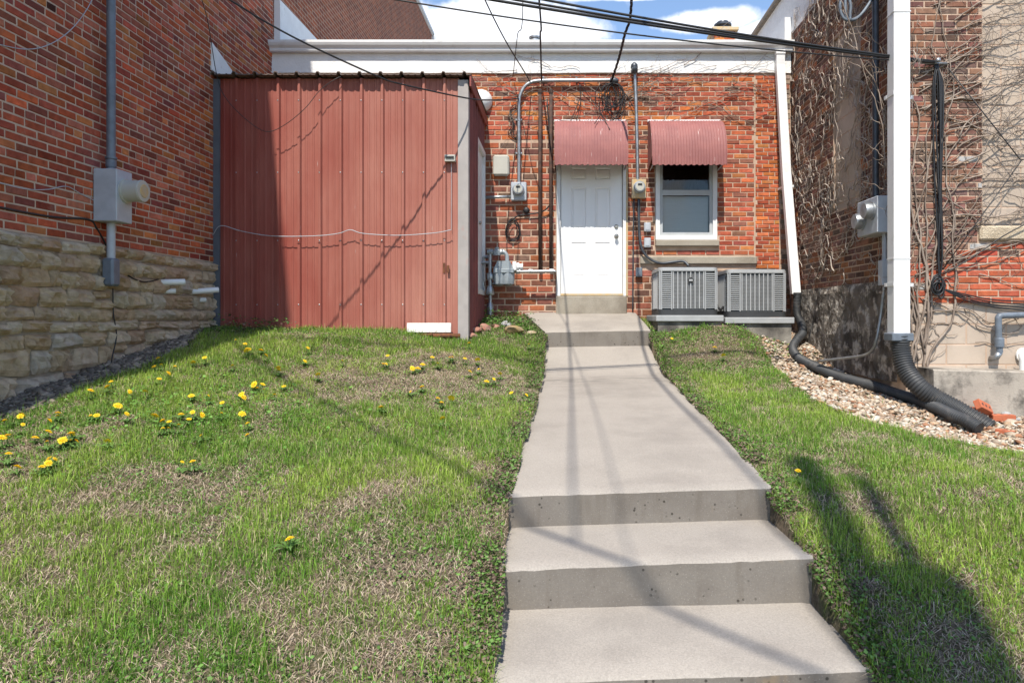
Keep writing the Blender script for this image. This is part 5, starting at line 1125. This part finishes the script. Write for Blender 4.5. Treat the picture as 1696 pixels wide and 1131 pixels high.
# gravel
def gravel(n,poly,name,label,cols,smin,smax):
    P_=np.array(poly); X=rng.uniform(P_[:,0].min(),P_[:,0].max(),n);Y=rng.uniform(P_[:,1].min(),P_[:,1].max(),n); k=poly_in(X,Y,poly)&~masks(X,Y)&view(X,Y,40)
    k|=False; X,Y=X[k],Y[k]; N=len(X); s=rng.uniform(smin,smax,N)*rng.lognormal(0,.25,N)
    base=np.array([(1,0,0),(-1,0,0),(0,1,0),(0,-1,0),(0,0,1),(0,0,-1),(.62,.62,.4),(-.62,.62,.4),(.62,-.62,.4),(-.62,-.62,.4)],float)
    fa=np.array([(4,0,6),(4,6,2),(4,2,7),(4,7,1),(4,1,9),(4,9,3),(4,3,8),(4,8,0),(0,2,6),(2,1,7),(1,3,9),(3,0,8),(5,2,0),(5,1,2),(5,3,1),(5,0,3)])
    az=rng.uniform(0,6.28,N); sc=np.stack([s*rng.uniform(.8,1.5,N),s*rng.uniform(.7,1.1,N),s*rng.uniform(.4,.75,N)],-1)
    v=base[None]*sc[:,None,:]*rng.uniform(.8,1.2,(N,10,1)); c,s_=np.cos(az)[:,None],np.sin(az)[:,None]
    tx=rng.normal(0,.35,N)[:,None]; x=v[...,0]*c-v[...,1]*s_; y=v[...,0]*s_+v[...,1]*c; z=v[...,2]+x*tx
    co=np.stack([x+X[:,None],y+Y[:,None],z+(ground(X,Y)+s*.25+rng.uniform(0,.018,N))[:,None]],-1).reshape(-1,3)
    f=(np.arange(N)[:,None,None]*10+fa[None]).reshape(-1,3); cc=np.array(cols)[rng.integers(0,len(cols),N)]*rng.uniform(.75,1.2,N)[:,None]
    return quick(name,co,f,np.clip(np.repeat(cc,10,0),0,1),M['pebble'],label,'gravel',smooth=False)
TAN=[(.46,.38,.29),(.52,.46,.38),(.36,.26,.18),(.42,.30,.20),(.56,.52,.46),(.30,.22,.16),(.40,.33,.26),(.33,.17,.10),(.5,.42,.33)]
gravel(26000,GRAV,'gravel','tan and white river gravel between pipes and right building',TAN,.012,.026)
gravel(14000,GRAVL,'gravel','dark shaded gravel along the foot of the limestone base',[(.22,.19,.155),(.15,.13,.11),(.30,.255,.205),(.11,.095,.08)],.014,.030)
# ------------------------------------------------------------------ loose stones, bricks, board
def rockmesh(sx,sy,sz,seed):
    import bmesh
    bm=bmesh.new(); bmesh.ops.create_icosphere(bm,subdivisions=2,radius=1.); r=random.Random(seed); pl=[(Vector((r.gauss(0,1),r.gauss(0,1),r.gauss(0,1))).normalized(),r.uniform(.55,.85)) for _ in range(9)]
    for v in bm.verts:
        for n,d in pl:
            e=v.co.dot(n)-d
            if e>0: v.co-=n*e
        v.co=Vector((v.co.x*sx,v.co.y*sy,v.co.z*sz))*(1+r.gauss(0,.02))
    me=bpy.data.meshes.new('rock'); bm.to_mesh(me); bm.free(); return me
M['paleRock']=simple('pale_rock',(.42,.36,.27),.95,col2=(.30,.22,.13),scale=9,bmp=.6,bscale=40,bdist=.01)
M['greyRock']=simple('grey_rock',(.36,.36,.35),.95,col2=(.24,.24,.24),scale=9,bmp=.6,bscale=40,bdist=.01)
M['redRock']=simple('brick_rubble',(.30,.13,.09),.95,col2=(.36,.22,.17),scale=9,bmp=.6,bscale=40,bdist=.01)
M['ochreRock']=simple('ochre_rock',(.38,.25,.09),.95,col2=(.22,.17,.11),scale=9,bmp=.6,bscale=40,bdist=.01)
def rock(x,y,w,h,mat,label,seed,Y=None,dz=0.):
    p=ray_ground(x,y+h/2) if Y is None else P(x,y+h/2,Y)
    s=p.y/FPX; me=rockmesh(w*s/2*1.1,w*s/2*.9,h*s/2*1.15,seed); me.materials.append(M[mat]); o=bpy.data.objects.new('rock',me); COL.objects.link(o)
    z=float(ground(p.x,p.y)); o.location=(p.x,p.y+.03,z+h*s/2*.75+dz); o.rotation_euler=(0,0,seed); tag(o,label,'rock'); return o
rock(1413,577,34,24,'paleRock','squared yellowish rock on the gravel behind black pipe',3)
rock(1669,688,28,15,'greyRock','larger pale grey stone at the foot of concrete wall',4)
rock(1650,683,22,16,'greyRock','rounded grey stone next to the orange bricks',5)
rock(1688,697,16,12,'greyRock','small grey stone at right edge below concrete wall',6)
rock(788,546,24,13,'redRock','pinkish brick chunk against the shed corner',8); rock(803,541,20,15,'redRock','tilted mauve brick chunk near gas riser',9)
rock(820,541,16,10,'redRock','small orange brick lump in the weeds by gas meter',10); rock(852,545,40,17,'ochreRock','flat lichen-yellow rock beside the landing',11)
rock(838,536,22,12,'greyRock','grey rock half hidden in weeds under gas meter',12); rock(880,551,22,8,'paleRock','flat pale stone at left front of the landing',13)
rock(782,555,20,10,'redRock','dull red brick fragment at foot of shed corner',14)
rock(895,510,30,9,'paleRock','broken mortar lump at wall foot beside the landing',15,YF-.1)
LBm=simple('orange_core_brick',(.46,.13,.06),.85,var=.2,scale=12,bmp=.3)
def core_brick(c,rot,label,holes=True):
    L,W,H=.20,.095,.06; t=empty('loose_brick',c,label,'brick'); m=MB(); R=Matrix.Rotation(rot[2],3,'Z')@Matrix.Rotation(rot[1],3,'Y')@Matrix.Rotation(rot[0],3,'X')
    m.box(-L/2,L/2,-W/2,W/2,-H/2,H/2,.004); m.v=[tuple(R@Vector(v)+Vector(c)) for v in m.v]; b=m.build('brick_body',LBm,t)
    m=MB()
    for k in (-1,0,1): m.lathe((k*.06,0,H/2),(0,0,1),[(.014,-.004),(.014,.0008)],12)
    m.v=[tuple(R@Vector(v)+Vector(c)) for v in m.v]; m.build('core_hole',M['black'],t)
gb=lambda x,Y:float(ground(x,Y))
core_brick((3.98,6.44,gb(3.98,6.44)+.13),(1.0,.35,.5),'orange cored brick tilted against the concrete wall, holes showing')
core_brick((3.86,6.46,gb(3.86,6.46)+.09),(.15,.1,.2),'orange brick lying behind the pipe end')
core_brick((4.16,6.44,gb(4.16,6.44)+.045),(0,.0,-.15),'orange brick lying flat at the wall foot')
core_brick((3.92,6.02,gb(3.92,6.02)+.012),(.1,.1,.6),'orange brick mostly sunk in gravel at pipe mouth')
m=MB(); a,b=fx(674,8.45),fx(747,8.45); z0=fz(551,8.45); m.box(a,b,8.43,8.47,z0,fz(535,8.45),.004); o=m.build('white_board',M['plank'],None); o.rotation_euler=(-.12,0,0); tag(o,'short flaking white board leaning on the shed base','board')
m=MB(); m.tube([P(690,556,8.44),P(762,556,8.44)],.03,10); m.tube([P(712,556,8.41),P(715,553,8.40)],.02,8); o=m.build('rusty_bar',M['rust'],None,True); tag(o,'brown rusty bar on the ground under the white board','bar')
# rotted latch on the shed
m=MB(); m.box(fx(735,YS),fx(738,YS),YS-.05,YS-.03,fz(452,YS),fz(436,YS)).box(fx(741,YS),fx(745,YS),YS-.05,YS-.03,fz(452,YS),fz(440,YS)); o=m.build('shed_latch',M['rust'],None); tag(o,'small rusty latch low on the red shed front','latch')
# ------------------------------------------------------------------ dandelions, at the spots seen in the photograph
DP=[(8,704),(12,734),(3,738),(34,699),(38,714),(14,766),(36,696),(58,730),(80,780),(96,689),(82,702),(95,694),(105,737),(103,741),(120,725),(113,733),(78,743),(70,782),(28,780),(82,769),(91,768),(80,722),(118,726),(126,738),(150,692),(178,738),(160,691),(210,696),(256,695),(270,703),(280,703),(270,716),(279,714),(296,714),(313,699),(335,692),(333,729),(302,777),(319,777),(367,691),(240,653),(262,601),(264,634),(317,660),(319,692),(184,641),(178,648),(267,612),(290,612),(279,625),(255,611),(320,604),(339,601),(400,657),(426,649),(423,642),(435,647),(462,621),(461,617),(401,690),(410,707),(421,645),(403,664),(437,650),(440,595),(411,586),(432,584),(510,584),(470,645),(527,629),(406,574),(390,565),(408,589),(640,606),(642,595),(635,608),(567,603),(680,651),(683,616),(692,614),(699,648),(725,663),(731,670),(747,663),(749,595),(770,600),(777,574),(791,602),(778,622),(793,618),(806,636),(818,635),(828,626),(847,655),(872,656),(876,575),(733,702),(631,679),(480,907),(1322,795),(1113,562),(1198,594),(1184,579),(745,597),(716,598),(725,608),(410,730),(455,657),(505,603),(700,609),(150,655),(195,680),(368,672),(345,664),(300,690),(215,655),(385,613)]
stem_me=None
M['petal']=simple('dandelion_yellow',(.86,.64,.015),.6,0,col2=(.86,.55,.01),scale=90,bmp=0); M['stalk']=simple('dandelion_green',(.10,.19,.04),.6,0,bmp=0)
def flower_mesh(seed):
    r=random.Random(seed); m=MB()
    for ring,(n,rad,up) in enumerate(((16,1.,.10),(13,.74,.28),(9,.45,.40))):
        for k in range(n):
            a=2*math.pi*(k+.5*ring)/n+r.gauss(0,.06); w=.17*rad/.8; R=rad*r.uniform(.88,1.08)
            d=Vector((math.cos(a),math.sin(a),0));s=Vector((-d.y,d.x,0))
            m.add([d*.08+Vector((0,0,.22)),d*R*.6-s*w+Vector((0,0,up+.12)),d*R+Vector((0,0,up)),d*R*.6+s*w+Vector((0,0,up+.12))],[(0,1,2,3)])
    return m
FM=[]
for k in range(4):
    m=flower_mesh(k); me=bpy.data.meshes.new('flower_head'); me.from_pydata(m.v,[],m.f); me.materials.append(M['petal']); FM.append(me)
m=MB(); m.tube([(0,0,0),(.004,0,.5),(0,.0,1.02)],[.0028,.0025,.0028],5); SMe=bpy.data.meshes.new('stalk'); SMe.from_pydata(m.v,[],m.f); SMe.materials.append(M['stalk'])
LFm=[]
for k in range(3):
    r=random.Random(k+50); m=MB()
    for q in range(9):
        a=2*math.pi*q/9+r.gauss(0,.2); L=r.uniform(.05,.11); d=Vector((math.cos(a),math.sin(a),0));s=Vector((-d.y,d.x,0)); g=[]
        for i in range(6):
            t=i/5; w=.011*(math.sin(math.pi*min(1,t*.9+.1)))*(1.0 if i%2 else .6)+.001; c=d*L*t+Vector((0,0,.012+.03*math.sin(t*2.4))); g.append([c-s*w,c+s*w])
        m.sheet(g)
    me=bpy.data.meshes.new('leaves'); me.from_pydata(m.v,[],m.f); me.materials.append(M['stalk']); LFm.append(me)
for i,(x,y) in enumerate(DP):
    p=ray_ground(x,y+9 if y>650 else y+6)
    if masks(np.array([p.x]),np.array([p.y]))[0]: continue
    o=bpy.data.objects.new('dandelion',None); COL.objects.link(o); o.location=p; o.empty_display_size=.05
    row='far up near the shed' if p.y>7.3 else ('in the upper lawn' if p.y>6.2 else ('in the middle lawn' if p.y>5.2 else 'in the near lawn'))
    side='close to the limestone base' if p.x<-3.2 else ('well left of the walk' if p.x<-1.7 else ('just left of the walk' if p.x<.4 else 'right of the walk'))
    tag(o,'yellow dandelion flower in the grass '+side+' '+row,'dandelion','dandelions in the lawn '+side+' '+row)
    h=rnd.uniform(.05,.085); sz=rnd.choice((.015,.020,.023,.026,.029,.032))*rnd.uniform(.9,1.1)
    a=bpy.data.objects.new('stalk',SMe); COL.objects.link(a); a.parent=o; a.scale=(1,1,h)
    f=bpy.data.objects.new('flower_head',rnd.choice(FM)); COL.objects.link(f); f.parent=o; f.location=(0,0,h); f.scale=(sz,sz,sz); f.rotation_euler=(rnd.gauss(.35,.35),rnd.gauss(0,.35),rnd.uniform(0,6))
    l=bpy.data.objects.new('leaves',rnd.choice(LFm)); COL.objects.link(l); l.parent=o; l.rotation_euler=(0,0,rnd.uniform(0,6)); k=rnd.uniform(.7,1.1); l.scale=(k,k,k)
